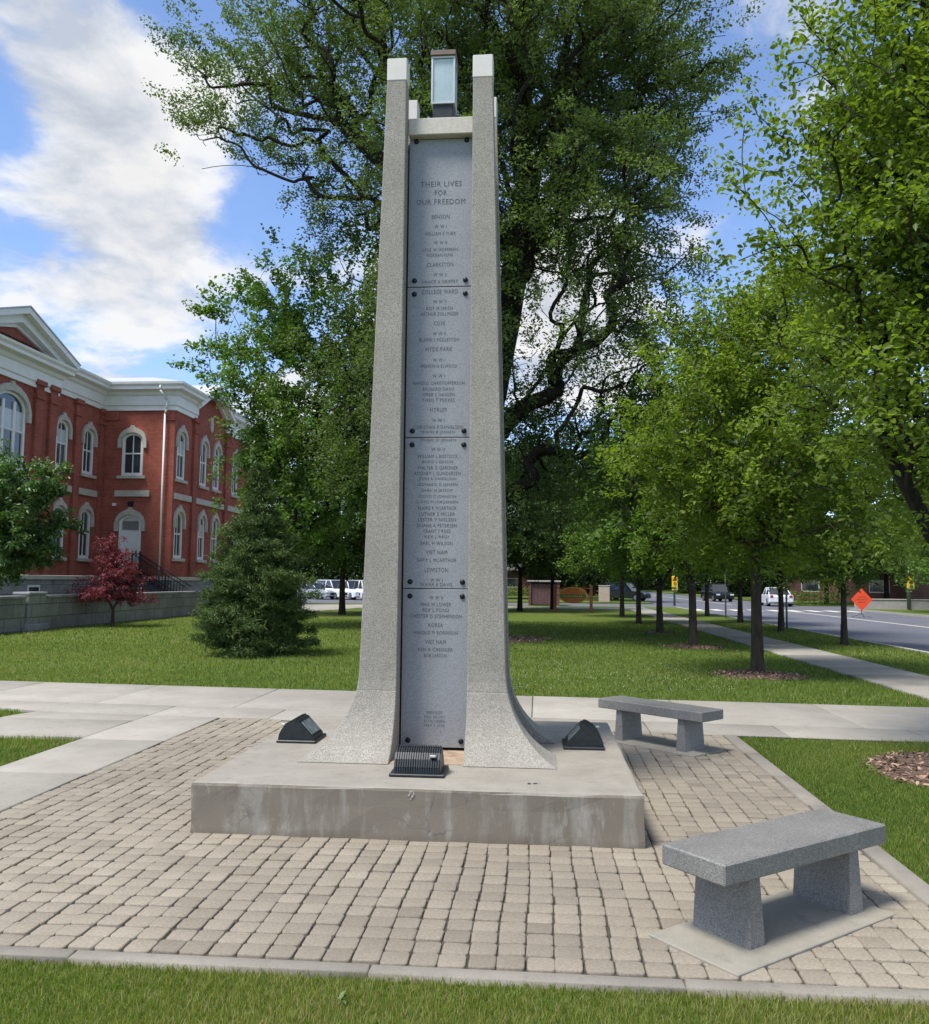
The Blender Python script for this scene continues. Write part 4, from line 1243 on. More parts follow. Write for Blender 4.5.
mb.build('pavilion_roof', M_roof, ct)
# small gable over the paired windows
mb = MB()
for s, (a, b) in enumerate((((2.55, 11.75), (5.35, 13.25)), ((8.15, 11.75), (5.35, 13.25)))):
    FB.poly(mb, [a, b, (b[0], b[1] + 0.34), (a[0], a[1] + 0.34)], -0.08, 0.5 + s * 0.003)
    FB.poly(mb, [(a[0] + (0.3 if s == 0 else -0.3), a[1] - 0.1), (b[0], b[1] - 0.28), (b[0], b[1] - 0.003), (a[0] + (0.1 if s == 0 else -0.1), a[1] - 0.003)], -0.08, 0.2 + s * 0.003)
mb.build('gable_rake', M_white, ct)
mb = MB(); FB.poly(mb, arc(5.13, 5.57, 11.4, 0.24) + [(5.57, 10.85), (5.35, 10.62), (5.13, 10.85)], 0.0, 0.05); mb.build('roundel', M_hood, ct)
# roofs
mb = MB()
e = 0.6; zr = ZT + 1.47
def hip(x0, x1, y0, y1, z0, z1, ins):
    x0 += 22; x1 += 22; y0 -= 46; y1 -= 46
    vs = [(x0, y0, z0), (x1, y0, z0), (x1, y1, z0), (x0, y1, z0), (x0 + ins, y0 + ins, z1), (x1 - ins, y0 + ins, z1), (x1 - ins, y1 - ins, z1), (x0 + ins, y1 - ins, z1)]
    mb.add(vs, [(0, 1, 5, 4), (1, 2, 6, 5), (2, 3, 7, 6), (3, 0, 4, 7), (4, 5, 6, 7)])
hip(-34, -19.62, 45.35, 59.0, zr, zr + 1.0, 3.2)
hip(-36, -23.75, 32.6, 45.34, zr - 0.02, zr + 0.9, 3.0)
FB.poly(mb, [(2.5, 12.06), (5.35, 13.60), (8.2, 12.06), (8.2, 12.13), (5.35, 13.67), (2.5, 12.13)], -7, 0.56)
mb.build('roof', M_roof, ct)
# small lamp above the door
mb = MB(); FD.box(mb, 1.68, 1.92, 5.62, 5.86, 0.002, 0.2); mb.build('door_lamp', M_black, ct)
mb = MB(); FD.box(mb, 0.75, 0.95, 5.62, 5.78, 0.002, 0.12); mb.build('camera_box', M_white, ct)

# stairs with railing
st = thing('entrance_stairs', 'dark stairs with black metal railing going up to the white courthouse door', 'stairs', (-22.6, 45.4, 0))
mb = MB()
mb.box(-0.85, 0.75, -0.55, 0.42, -0.05, 1.96)
for i in range(10):
    mb.box(0.752 + i * 0.30, 0.752 + (i + 1) * 0.30, -0.55, 0.42, -0.05, 1.96 - (i + 1) * 0.18)
mb.build('steps', simple('dark_steps', (0.05, 0.05, 0.052), 0.9), st)
def rail(y):
    mb = MB()
    A = (-0.8, y, 1.96); B = (0.72, y, 1.96); D = (3.75, y, 0.16)
    up = 1.0
    for h in (up, 0.15):
        mb.tube((A[0], A[1], A[2] + h), (B[0], B[1], B[2] + h), 0.028, n=6)
        mb.tube((B[0], B[1], B[2] + h), (D[0], D[1], D[2] + h), 0.028, n=6)
    for i in range(9):
        x = A[0] + (B[0] - A[0]) * i / 8; mb.tube((x, y, 1.9), (x, y, 1.96 + up), 0.016, n=5)
    for i in range(1, 19):
        t = i / 18; x = B[0] + (D[0] - B[0]) * t; z = B[2] + (D[2] - B[2]) * t
        mb.tube((x, y, z - 0.05), (x, y, z + up), 0.016 if i % 9 else 0.03, n=5)
    for x in (B[0],): mb.tube((x, y, 1.0), (x, y, 3.1), 0.045, n=6)
    mb.build('railing', M_black, st)
rail(-0.52); rail(0.36)

# low block wall with pier and small notice
wl = thing('block_wall', 'low grey stone block wall in front of the courthouse', 'wall', (-15.4, 30, 0))
mb = MB(); mb.box(-0.34, 0, -14, -5.15, -0.1, 0.97); mb.box(-0.34, 0, -4.1, 8.4, -0.1, 0.97); mb.box(-2.6, -0.345, 8.06, 8.4, -0.1, 0.97)
mb.build('wall_face', M_block, wl)
mb = MB(); mb.bbox(-0.38, 0.04, -14, -5.14, 0.973, 1.06, 0.01); mb.bbox(-0.38, 0.04, -4.11, 8.44, 0.973, 1.06, 0.01)
mb.build('coping', M_basestone, wl)
pr = MB().bbox(-0.42, 0.08, -5.08, -4.17, -0.1, 1.08, 0.02).build('pier', M_block, wl)
MB().bbox(-0.45, 0.11, -5.11, -4.14, 1.083, 1.17, 0.02).build('pier_cap', M_basestone, pr)
MB().bbox(-0.46, 0.16, -5.15, -4.1, -0.1, 0.2, 0.02).build('pier_foot', M_basestone, pr)
nb = thing('notice_board', 'small blue and white notice at the far end of the block wall', 'sign', (-15.2, 38.75, 0))
mb = MB(); mb.box(-0.03, 0.03, -0.03, 0.03, 0, 0.95); mb.build('post', M_pole, nb)
MB().box(-0.05, 0.5, -0.06, -0.032, 0.35, 0.92).build('board', M_white, nb)
mb = MB(); mb.box(0.0, 0.22, -0.067, -0.0605, 0.42, 0.85); mb.box(0.27, 0.45, -0.067, -0.0605, 0.45, 0.62); mb.build('printed_panel', M_notice, nb)

# ------------------------------------------------------------------ trees
def elm_px(px, py, dy, rx, ry, rd, n, d=25.2):
    k = (d + dy) / 860.0
    return ((px - 538) * k + 1.9, dy, 1.62 + (584 - py) * k, rx * k, rd, ry * k, n)
def elm_line(pts, dy):
    return [(e[0], dy * min(1, 0.3 + 0.25 * i), e[2]) for i, e in enumerate(elm_px(a, b, 0, 1, 1, 1, 1) for a, b in pts)]
ells = [elm_px(262, 70, 0.5, 88, 82, 1.8, 17), elm_px(400, 40, -1, 130, 90, 4.5, 46), elm_px(550, 40, -1, 115, 90, 4.2, 44), elm_px(635, 75, 0, 80, 80, 3.2, 30),
        elm_px(595, 195, -1.5, 80, 85, 3.0, 32), elm_px(605, 330, -1, 80, 50, 2.0, 12), elm_px(590, 430, 0, 85, 55, 2.2, 13), elm_px(450, 210, -1, 90, 105, 4.0, 38),
        elm_px(420, 370, 0, 110, 110, 4.0, 40), elm_px(480, -80, 0, 220, 80, 5.0, 36), elm_px(325, 170, 1, 50, 40, 1.2, 5)]
tp = [(0, 0, -0.1), (0.05, 0, 1.0), (0.1, 0, 2.2), (0.15, 0, 3.6), (0.2, 0, 5.2), (0.5, 0.2, 7.2), (0.9, 0.3, 9.4), (1.2, 0.3, 11.5), (1.6, 0.2, 14.0)]
make_tree('elm_tree', 'huge old elm with dark spreading limbs rising behind the monument', 'tree', (-1.9, 25.2, G), 4, 0.52, ells, L_elm, M_bark, 3,
          clump_r=1.0, subs=13, per=84, leaf=0.098, bf=0.28, trunk_pts=tp, tip=0.010, tight=0.15,
          guides=[elm_line([(415, 190), (385, 160), (350, 128), (310, 112), (268, 100), (235, 104)], -1.0), elm_line([(420, 215), (385, 205), (340, 188), (300, 195)], -0.6),
                  elm_line([(430, 120), (400, 70), (365, 40), (330, -10)], 0.3), elm_line([(520, 150), (548, 95), (565, 40), (575, -60)], -0.8),
                  elm_line([(540, 110), (589, 43), (620, 22), (673, 17), (712, 15)], -1.0), elm_line([(500, 410), (560, 345), (590, 316), (632, 322)], -1.2), elm_line([(505, 260), (545, 215), (600, 190), (660, 185)], -1.2)], flat=0.75, zmin=2.6, shell=0.3, skip=0.0)
mulch(-1.3, 25.0, 1.7, 900, 31, 'brown mulch ring around the big elm behind the monument', 0.09)

e2 = [(-0.9, 0, 6.6, 1.0, 1.2, 1.2, 10), (0.2, 0, 8.2, 2.9, 2.6, 3.6, 30), (1.4, -0.4, 11.0, 2.3, 2.2, 2.4, 18), (-1.2, 0, 10.2, 1.9, 2.0, 2.4, 14), (2.6, -0.6, 6.8, 2.3, 2.0, 2.8, 20), (0.6, 0, 4.9, 2.6, 2.3, 1.8, 18), (3.6, -0.2, 9.4, 1.8, 1.8, 2.6, 14)]
make_tree('maple_tree', 'bright green leafy maple left of the monument, behind the evergreen shrub', 'tree', (-8.55, 29.5, G), 2.6, 0.2, e2, L_bright, M_bark, 5,
          clump_r=0.8, subs=10, per=48, leaf=0.13, bf=0.3, zmin=2.4, shell=0.35, aspect=0.7)
# shade trees behind
shade_ells = [(0, 0, 6.0, 3.6, 3.6, 3.6, 40), (0.8, 0, 9.0, 2.6, 2.6, 2.4, 18), (-1.4, 0, 4.0, 2.4, 2.6, 1.4, 14), (1.6, 0, 3.9, 2.2, 2.6, 1.3, 14)]
shade = make_tree('shade_tree', 'dark leafy shade tree behind the evergreen shrub, left of the monument', 'tree', (-9.4, 41, G), 2.2, 0.16, shade_ells, L_dark, M_bark, 9,
                  clump_r=0.9, subs=8, per=32, leaf=0.2, bf=0.3, zmin=2.3, shell=0.3, group='dark shade trees behind the lawn')
def place(src, x, y, rz, s, label, group=None, sz=None):
    c = copy_tree(src); c.location = (x, y, G); c.rotation_euler = (0, 0, rz); c.scale = (s, s, sz or s)
    c['label'] = label
    if group: c['group'] = group
    return c
place(shade, -6.2, 47, 2.0, 1.0, 'dark shade tree just left of the monument shaft, near the white cars', 'dark shade trees behind the lawn')
place(shade, -1.0, 48.5, 1.0, 0.95, 'dark tree just right of the monument, left of the oval sign', 'dark shade trees behind the lawn')
place(shade, 0.9, 53.5, 4.0, 0.95, 'dark tree behind the oval wooden sign', 'dark shade trees behind the lawn')

# evergreen shrub
def spruce(loc, H, Rb, seed, label):
    rng = np.random.default_rng(seed)
    root = thing('evergreen_shrub', label, 'shrub', loc)
    tr = MB(); tr.tube((0, 0, -0.05), (0, 0, H * 0.95), 0.09, 0.012, 8)
    pos = []; dirs = []; tint = []
    z = 0.18
    while z < H:
        t = z / H
        R_ = Rb * ((1.0 - 0.16 * t / 0.36) if t < 0.36 else 0.84 * (1 - t) / 0.64) * (0.95 + 0.05 * math.sin(z * 5.1)) * (0.86 + 1.1 * t if t < 0.12 else 1.0) + 0.05
        nb_ = max(5, int(17 * (1 - t) + 4))
        for k in range(nb_):
            a = 2 * math.pi * (k + rng.uniform(-0.35, 0.35)) / nb_ + z * 2.1
            r = R_ * (0.88 + 0.17 * math.sin(3 * a + 2.2 * z) + 0.07 * math.sin(7 * a - 3 * z)) * rng.uniform(0.66, 1.16)
            zz = z + rng.uniform(-0.09, 0.09)
            rise = rng.uniform(-0.02, 0.22) * r
            u = np.array([math.cos(a), math.sin(a), 0])
            tr.tube((0, 0, zz), (u[0] * r * 0.9, u[1] * r * 0.9, zz + rise), 0.016, 0.004, 4)
            m = int(16 + 60 * r)
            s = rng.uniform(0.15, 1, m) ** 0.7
            side = rng.normal(0, 0.17, m) * (0.35 + 0.6 * r * (1 - 0.55 * s))
            v = np.array([-u[1], u[0], 0])
            p = u[None] * (r * s)[:, None] + v[None] * side[:, None]
            p[:, 2] = zz + rise * s ** 1.5 - 0.10 * np.abs(side) + rng.normal(0, 0.035, m)
            d = u[None] * 0.9 + v[None] * np.sign(side)[:, None] * 0.7 + rng.normal(0, 0.35, (m, 3))
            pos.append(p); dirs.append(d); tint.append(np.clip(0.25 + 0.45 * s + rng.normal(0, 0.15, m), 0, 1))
        z += 0.14 + 0.05 * t
    pos = np.concatenate(pos); dirs = np.concatenate(dirs); tint = np.concatenate(tint)
    # every twig gets five needle sprays
    k = 8
    P = np.repeat(pos, k, 0) + rng.normal(0, 0.03, (len(pos) * k, 3)); D = np.repeat(dirs, k, 0) * 0.8 + rng.normal(0, 0.55, (len(pos) * k, 3))
    P[:, 2] = np.maximum(P[:, 2], 0.03)
    D /= np.linalg.norm(D, axis=1)[:, None]
    tr.build('trunk', M_bark, root)
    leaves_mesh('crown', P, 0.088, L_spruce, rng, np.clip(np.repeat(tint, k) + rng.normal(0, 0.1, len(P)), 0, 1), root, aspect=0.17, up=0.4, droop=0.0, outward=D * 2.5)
    return root
spruce((-6.25, 18.75, G), 4.15, 1.42, 2, 'dense dark green conical evergreen shrub on the lawn left of the monument')

# red maple and the leafy tree in front of the courthouse
er = [(0, 0, 1.2, 1.05, 1.0, 0.3, 15), (0.0, 0, 1.75, 0.85, 0.85, 0.3, 12), (-0.1, 0, 2.3, 0.55, 0.55, 0.3, 8), (-0.25, 0, 2.8, 0.25, 0.3, 0.3, 4), (0.75, 0.1, 0.95, 0.4, 0.4, 0.14, 4), (-0.8, 0.1, 1.1, 0.4, 0.4, 0.15, 4)]
make_tree('red_maple', 'small dark red japanese maple in front of the courthouse wall', 'tree', (-14.35, 28.2, G), 0.55, 0.06, er, L_red, M_bark2, 12,
          clump_r=0.34, subs=8, per=26, leaf=0.085, bf=0.3, zmin=0.4, flat=0.45, tip=0.006, aspect=0.45)
el = [(0.0, 0, 3.6, 2.3, 2.2, 1.2, 34), (0.2, 0, 4.8, 1.7, 1.7, 1.0, 22), (-0.6, 0, 2.7, 1.6, 1.6, 0.8, 14), (1.0, -0.2, 2.6, 1.1, 1.1, 0.8, 12)]
make_tree('leafy_tree', 'round glossy green tree at the left edge in front of the courthouse', 'tree', (-18.3, 27.6, G), 1.5, 0.12, el, L_laurel, M_bark2, 14,
          clump_r=0.5, subs=8, per=40, leaf=0.15, bf=0.3, zmin=1.35, flat=0.6, aspect=0.55, droop=0.9)

# street trees beside the pavement
pear_ells = [(-0.1, 0, 4.3, 2.35, 2.1, 1.5, 42), (0.2, 0, 5.8, 1.75, 1.7, 1.3, 30), (0.5, 0.2, 6.9, 1.0, 1.0, 0.9, 13), (0.4, 0, 3.1, 2.1, 1.9, 0.8, 22)]
pear = make_tree('street_tree', 'young street tree with yellow green leaves in mulch nearest the rear bench', 'tree', (4.0, 16.3, G), 2.3, 0.115, pear_ells, L_pear, M_bark2, 17,
                 clump_r=0.62, subs=11, per=48, leaf=0.092, bf=0.3, zmin=2.1, shell=0.35, group='street trees along the pavement')
pear2 = make_tree('street_tree', 'second street tree back in the row left of the pavement, in mulch', 'tree', (4.0, 22.9, G), 2.2, 0.115,
                  [(0, 0, 4.3, 2.3, 2.3, 1.8, 36), (0.2, 0, 6.3, 1.7, 1.7, 1.5, 20), (-0.4, 0, 3.0, 1.9, 1.9, 0.8, 16)], L_bright, M_bark2, 19,
                  clump_r=0.66, subs=9, per=42, leaf=0.115, bf=0.3, zmin=2.0, shell=0.35, group='street trees along the pavement')
GR = 'street trees along the pavement'
place(pear2, 4.0, 29.0, 2.2, 1.0, 'third street tree back in the row left of the pavement', GR)
place(pear2, 4.05, 35.4, 4.1, 0.98, 'fourth street tree back in the row left of the pavement', GR)
place(pear2, 4.1, 42.8, 0.9, 1.02, 'fifth and most distant street tree left of the pavement', GR)
place(pear2, 8.45, 24.8, 3.3, 0.82, 'street tree on the verge nearest the road and the orange sign', GR)
place(pear2, 8.5, 31.2, 5.2, 0.95, 'second street tree back on the verge beside the road', GR)
place(pear2, 8.65, 38.0, 1.4, 1.0, 'third street tree back on the verge beside the road', GR)
place(pear2, 8.6, 45.0, 2.9, 1.0, 'fourth and most distant street tree on the roadside verge', GR)
near_e = [(-0.75, -0.3, 3.3, 0.7, 0.6, 0.6, 7), (-0.4, 0.5, 4.75, 1.25, 1.3, 0.8, 20), (-0.3, 0.6, 6.2, 1.2, 1.3, 0.9, 14), (0.2, 0.3, 3.9, 1.3, 1.5, 1.1, 22), (-0.25, 0.5, 5.5, 1.35, 1.4, 1.1, 30), (0.1, 0.5, 7.1, 1.25, 1.5, 1.2, 28), (0.9, 0.2, 5.5, 1.4, 1.5, 2.2, 20), (0.0, 0.3, 3.0, 0.8, 1.0, 0.5, 8), (0.3, 0.6, 8.8, 1.1, 1.3, 1.0, 14)]
make_tree('street_tree', 'large near tree whose branches hang in from the right edge of the photo', 'tree', (4.05, 8.1, G), 1.7, 0.115, near_e, L_pear, M_bark, 23,
          trunk_pts=[(0, 0, -0.06), (0.03, 0, 0.6), (0.06, 0, 1.2), (0.10, 0, 1.75), (0.16, 0.02, 2.4), (0.22, 0.05, 3.2), (0.25, 0.1, 4.2), (0.22, 0.15, 5.4)],
          guides=[[(-0.36, -0.1, 1.93), (-0.63, -0.12, 2.28), (-0.86, 0, 2.9), (-0.82, 0.2, 3.8), (-0.7, 0.3, 4.8)]],
          clump_r=0.52, subs=11, per=46, leaf=0.072, bf=0.3, zmin=1.75, shell=0.3, group=GR, tip=0.0055)
mulch(3.95, 8.05, 1.0, 1600, 33, 'brown mulch ring at the right edge under the near tree', 0.05)
mulch(4.0, 16.2, 0.85, 900, 34, 'brown mulch ring around the first street tree by the rear bench', 0.06)
mulch(4.0, 22.9, 0.75, 500, 35, 'brown mulch ring around the second street tree', 0.07)
mulch(4.0, 29.0, 0.6, 300, 36, 'brown mulch ring around the third street tree', 0.08)

# far trees across the road and beyond the side street
FG = 'trees far beyond the side street'
rs = np.random.default_rng(77)
far_spots = [(-34, 92, 1.5), (-26, 88, 1.3), (-19, 96, 1.5), (-12, 92, 1.4), (-5, 84, 1.3), (1, 88, 1.4), (6, 80, 1.2), (5, 95, 1.4), (7, 110, 1.5), (24, 112, 1.5), (25, 95, 1.3), (-1, 105, 1.6), (14, 170, 2.2), (20, 190, 2.4), (4, 150, 2.0), (30, 150, 2.0)]
for x, y, s in far_spots:
    place(shade if rs.random() < 0.6 else pear2, x, y, rs.uniform(0, 6.28), s, 'leafy tree in the mass of far trees beyond the side street', FG)['category'] = 'tree'
AG = 'yard trees across the road'
for x, y, s in [(24.6, 38, 1.15), (25.5, 47, 1.2), (24.4, 55, 1.0), (29, 60, 1.4), (24.5, 76, 1.2), (33, 50, 1.6), (36, 64, 1.7), (42, 56, 1.8), (31, 80, 1.5)]:
    place(shade if rs.random() < 0.5 else pear2, x, y, rs.uniform(0, 6.28), s, 'leafy yard tree across the road, half hidden by the roadside trees', AG)

# ------------------------------------------------------------------ signs, signals, far things
os_ = thing('park_sign', 'oval red, green and gold wooden sign between two brown posts at the lawn end', 'sign', (1.9, 47.4, G))
for x in (-0.98, 0.98): MB().bbox(x - 0.08, x + 0.08, -0.08, 0.08, 0, 1.48, 0.01).build('post', M_signwood, os_)
def oval(a, b, d0, d1, z0=-1, z1=1):
    n = 40; pts = []
    for i in range(n):
        t = 2 * math.pi * i / n
        pts.append((a * math.cos(t), min(max(b * math.sin(t), z0), z1)))
    return MB().loft([[(x, d, z + 0.95) for x, z in pts] for d in (d1, d0)])
oval(0.78, 0.45, -0.05, 0.05).build('sign_board', M_signgold, os_)
def band(z0, z1, m, nm):
    a, b = 0.72, 0.40
    pts = []
    for k in range(13):
        z = z0 + (z1 - z0) * k / 12; pts.append((a * math.sqrt(max(0, 1 - (z / b) ** 2)), z))
    poly = pts + [(-x, z) for x, z in reversed(pts)]
    mb = MB(); mb.loft([[(x, d, z + 0.95) for x, z in poly] for d in (-0.053, -0.062)]); mb.build(nm, m, os_)
band(0.06, 0.395, M_signred, 'upper_band'); band(-0.16, 0.055, M_signgreen, 'lettered_band'); band(-0.39, -0.165, M_signred, 'lower_band')
mb = MB()
for i in range(9): mb.box(-0.5 + i * 0.115, -0.43 + i * 0.115, -0.066, -0.0625, 0.86, 0.93)
mb.build('lettering', M_signgold, os_)
mb = MB(); mb.box(-0.895, 0.895, -0.03, 0.03, 1.30, 1.36); mb.box(-0.895, -0.7, -0.025, 0.025, 0.93, 0.98); mb.box(0.7, 0.895, -0.025, 0.025, 0.93, 0.98); mb.build('crossbar', M_signwood, os_)

en = thing('bin_enclosure', 'maroon walled bin enclosure with pale cap behind the oval sign', 'enclosure', (0.45, 64.5, -0.13))
mb = MB(); mb.box(-1.15, -0.95, -0.2, 3, 0, 1.75); mb.box(0.95, 1.15, -0.2, 3, 0, 1.75); mb.box(-0.94, 0.94, 2.8, 3, 0, 1.75); mb.build('brick_side', M_brick_far, en)
mb = MB()
for i in range(8): mb.box(-0.93 + i * 0.235, -0.71 + i * 0.235, -0.1, -0.04, 0.08, 1.62)
mb.build('gate', M_maroon, en)
MB().bbox(-1.25, 1.25, -0.3, 3.1, 1.753, 1.87, 0.02).build('cap', M_kerb, en)

wsn = thing('work_sign', 'bright orange diamond road work sign on a stand across the road', 'sign', (17.3, 48, -0.13), R(10))
mb = MB(); q = 0.6
mb.loft([[(q, d, 0.97), (0, d, 0.97 + q), (-q, d, 0.97), (0, d, 0.97 - q)] for d in (0.0, -0.02)]); mb.build('diamond', M_orange, wsn)
mb = MB()
for z, w_ in ((1.12, 0.22), (0.98, 0.34), (0.84, 0.22)): mb.box(-w_, w_, -0.0245, -0.0225, z - 0.02, z + 0.02)
mb.build('marking', M_signred, wsn)
mb = MB(); mb.tube((0, 0.04, 0.2), (0, 0.04, 1.4), 0.018, n=6)
for a in (45, 135, 225, 315): mb.tube((0, 0.04, 0.24), (0.5 * math.cos(R(a)), 0.04 + 0.5 * math.sin(R(a)), 0.02), 0.016, n=6)
mb.build('stand', M_pole, wsn)

def signal(loc, rz, zh, label, arm=0.0):
    t = thing('traffic_light', label, 'traffic light', loc, rz, 'yellow traffic lights at the crossing')
    mb = MB(); mb.tube((0, 0, 0), (0, 0, zh + (1.6 if arm == 0 else 0.9)), 0.09, 0.06, 8)
    if arm: mb.tube((0, 0, zh + 0.7), (arm, 0, zh + 0.9), 0.06, 0.045, 8)
    mb.build('pole', M_pole, t)
    mb = MB(); mb.bbox(arm - 0.22, arm + 0.22, -0.34, -0.12, zh - 0.55, zh + 0.55, 0.03); h = mb.build('signal_head', M_yellow, t)
    for k, m in enumerate((M_green_lens, M_amber_lens, M_red_lens)):
        z = zh - 0.36 + 0.36 * k; n = 12
        mb = MB(); mb.loft([[(arm + 0.12 * math.cos(2 * math.pi * i / n), d, z + 0.12 * math.sin(2 * math.pi * i / n)) for i in range(n)] for d in (-0.37, -0.341)]); mb.build('lens', m, h)
    return t
signal((10.6, 68.5, -0.13), 0, 1.75, 'yellow traffic light on a pole seen left of the first street tree trunk')
signal((24.8, 60.2, G), 0, 1.95, 'yellow traffic light at the right edge, lower of the pair across the road')
signal((25.6, 62.4, G), 0, 3.1, 'yellow traffic light at the right edge, higher of the pair across the road')

def post_sign(x, y, h, label, w=0.45, rz=0.0):
    t = thing('sign_post', label, 'sign post', (x, y, G), rz, 'thin posts along the roadside verge')
    MB().tube((0, 0, -0.1), (0, 0, h), 0.035, n=8).build('post', M_pole, t)
    MB().bbox(-w / 2, w / 2, 0.037, 0.045, h - 0.65, h - 0.02, 0.002).build('plate', M_signback, t)
post_sign(9.1, 43.0, 2.9, 'thin grey sign post left of the second verge tree')
post_sign(9.15, 40.2, 2.9, 'thin grey sign post just beside the third verge tree')
post_sign(9.25, 33.2, 2.7, 'pale green grey post right of the second verge tree')

def car(loc, rz, paint, label, kind='suv', group=None):
    """car, nose along local -Y"""
    t = thing('parked_car', label, 'car', loc, rz, group)
    L, Wd = (4.6, 1.85)
    hgt = 1.72 if kind != 'sedan' else 1.45
    bel = 0.98 if kind != 'sedan' else 0.88
    low = [(-L / 2, 0.35), (-L / 2 + 0.02, 0.72), (-L / 2 + 0.25, 0.85), (-0.75, bel + 0.02), (L / 2 - 0.1, bel + 0.05), (L / 2, 0.8), (L / 2, 0.38), (L / 2 - 0.2, 0.25), (-L / 2 + 0.2, 0.25)]
    mb = MB(); rings = []
    for x, ins in ((-Wd / 2, 0.07), (-Wd / 2 + 0.07, 0.0), (Wd / 2 - 0.07, 0.0), (Wd / 2, 0.07)):
        rings.append([(x, y * (1 - ins * 0.3), 0.25 + (z - 0.25) * (1 - ins)) for y, z in low])
    mb.loft(rings, True, False); mb.build('body', paint, t)
    if kind == 'truck':
        cab = [(-1.0, bel), (-0.35, hgt), (0.75, hgt), (0.95, bel)]
    elif kind == 'sedan':
        cab = [(-0.95, bel), (-0.2, hgt), (1.0, hgt), (1.75, bel)]
    else:
        cab = [(-0.95, bel), (-0.3, hgt), (1.85, hgt - 0.05), (2.15, bel)]
    mb = MB()
    mb.loft([[(sx * (Wd / 2 - 0.1 - (0.14 if z > bel + 0.1 else 0)), y, z) for y, z in cab] for sx in (-1, 1)]); gh = mb.build('glasshouse', M_glass, t)
    mb = MB()
    y0, y1 = cab[1][0] - 0.04, cab[2][0] + 0.04
    mb.bbox(-Wd / 2 + 0.2, Wd / 2 - 0.2, y0, y1, hgt - 0.02, hgt + 0.05, 0.02)
    for sx in (-1, 1):
        for (a, b) in ((cab[0], cab[1]), (cab[3], cab[2]), ((0.35, bel), (0.35, hgt))):
            mb.tube((sx * (Wd / 2 - 0.1), a[0], a[1]), (sx * (Wd / 2 - 0.235), b[0], b[1]), 0.045, n=6)
    mb.build('roof', paint, t)
    for sx in (-1, 1):
        for y in (-1.42, 1.42):
            mb = MB(); n = 18
            xa, xb = sorted((sx * (Wd / 2 - 0.22), sx * (Wd / 2 + 0.012)))
            mb.loft([[(x, y + r * math.cos(2 * math.pi * i / n), 0.335 + r * math.sin(2 * math.pi * i / n)) for i in range(n)] for x, r in ((xa, 0.31), (xa + 0.03, 0.335), (xb - 0.03, 0.335), (xb, 0.31))], True, True)
            w = mb.build('wheel', M_tyre, t)
            xr = xb + 0.004 if sx > 0 else xa - 0.004
            mb = MB(); mb.loft([[(xr + e2_, y + 0.21 * math.cos(2 * math.pi * i / n), 0.335 + 0.21 * math.sin(2 * math.pi * i / n)) for i in range(n)] for e2_ in (-0.006, 0.006)]); mb.build('rim', M_chrome, w)
        MB().bbox(sx * 0.68 - 0.18, sx * 0.68 + 0.18, -L / 2 - 0.02, -L / 2 + 0.06, 0.62, 0.76, 0.01).build('headlight', M_headlight, t)
        MB().bbox(sx * 0.72 - 0.12, sx * 0.72 + 0.12, L / 2 - 0.06, L / 2 + 0.02, 0.7, 0.9, 0.01).build('taillight', M_taillight, t)
    mb = MB(); mb.bbox(-0.5, 0.5, -L / 2 - 0.015, -L / 2 + 0.05, 0.42, 0.62, 0.01); mb.build('grille', M_black, t)
    return t
CG = 'pale cars in the parking area'
car((-20.3, 77.5, -0.138), R(62), M_carsilver, 'silver parked car furthest left, partly behind the evergreen shrub', 'sedan', CG)
car((-18.6, 78.0, -0.138), R(48), M_carwhite, 'white parked suv in the middle of the row of pale cars', 'suv', CG)
car((-16.9, 77.6, -0.138), R(40), M_carwhite, 'white parked pickup truck beside the monument shaft', 'truck', CG)
car((-15.2, 76.5, -0.138), R(30), M_carwhite, 'white parked car half hidden by the monument', 'suv', CG)
car((17.8, 88, -0.13), R(8), M_carblack, 'black suv driving towards the camera on the road', 'suv')
car((19.2, 72, -0.13), R(176), M_carwhite, 'white car at the far kerb behind the second verge tree', 'sedan')
car((8.6, 86.0, -0.13), R(60), M_carblack, 'black parked car half hidden behind the street tree trunks', 'suv')

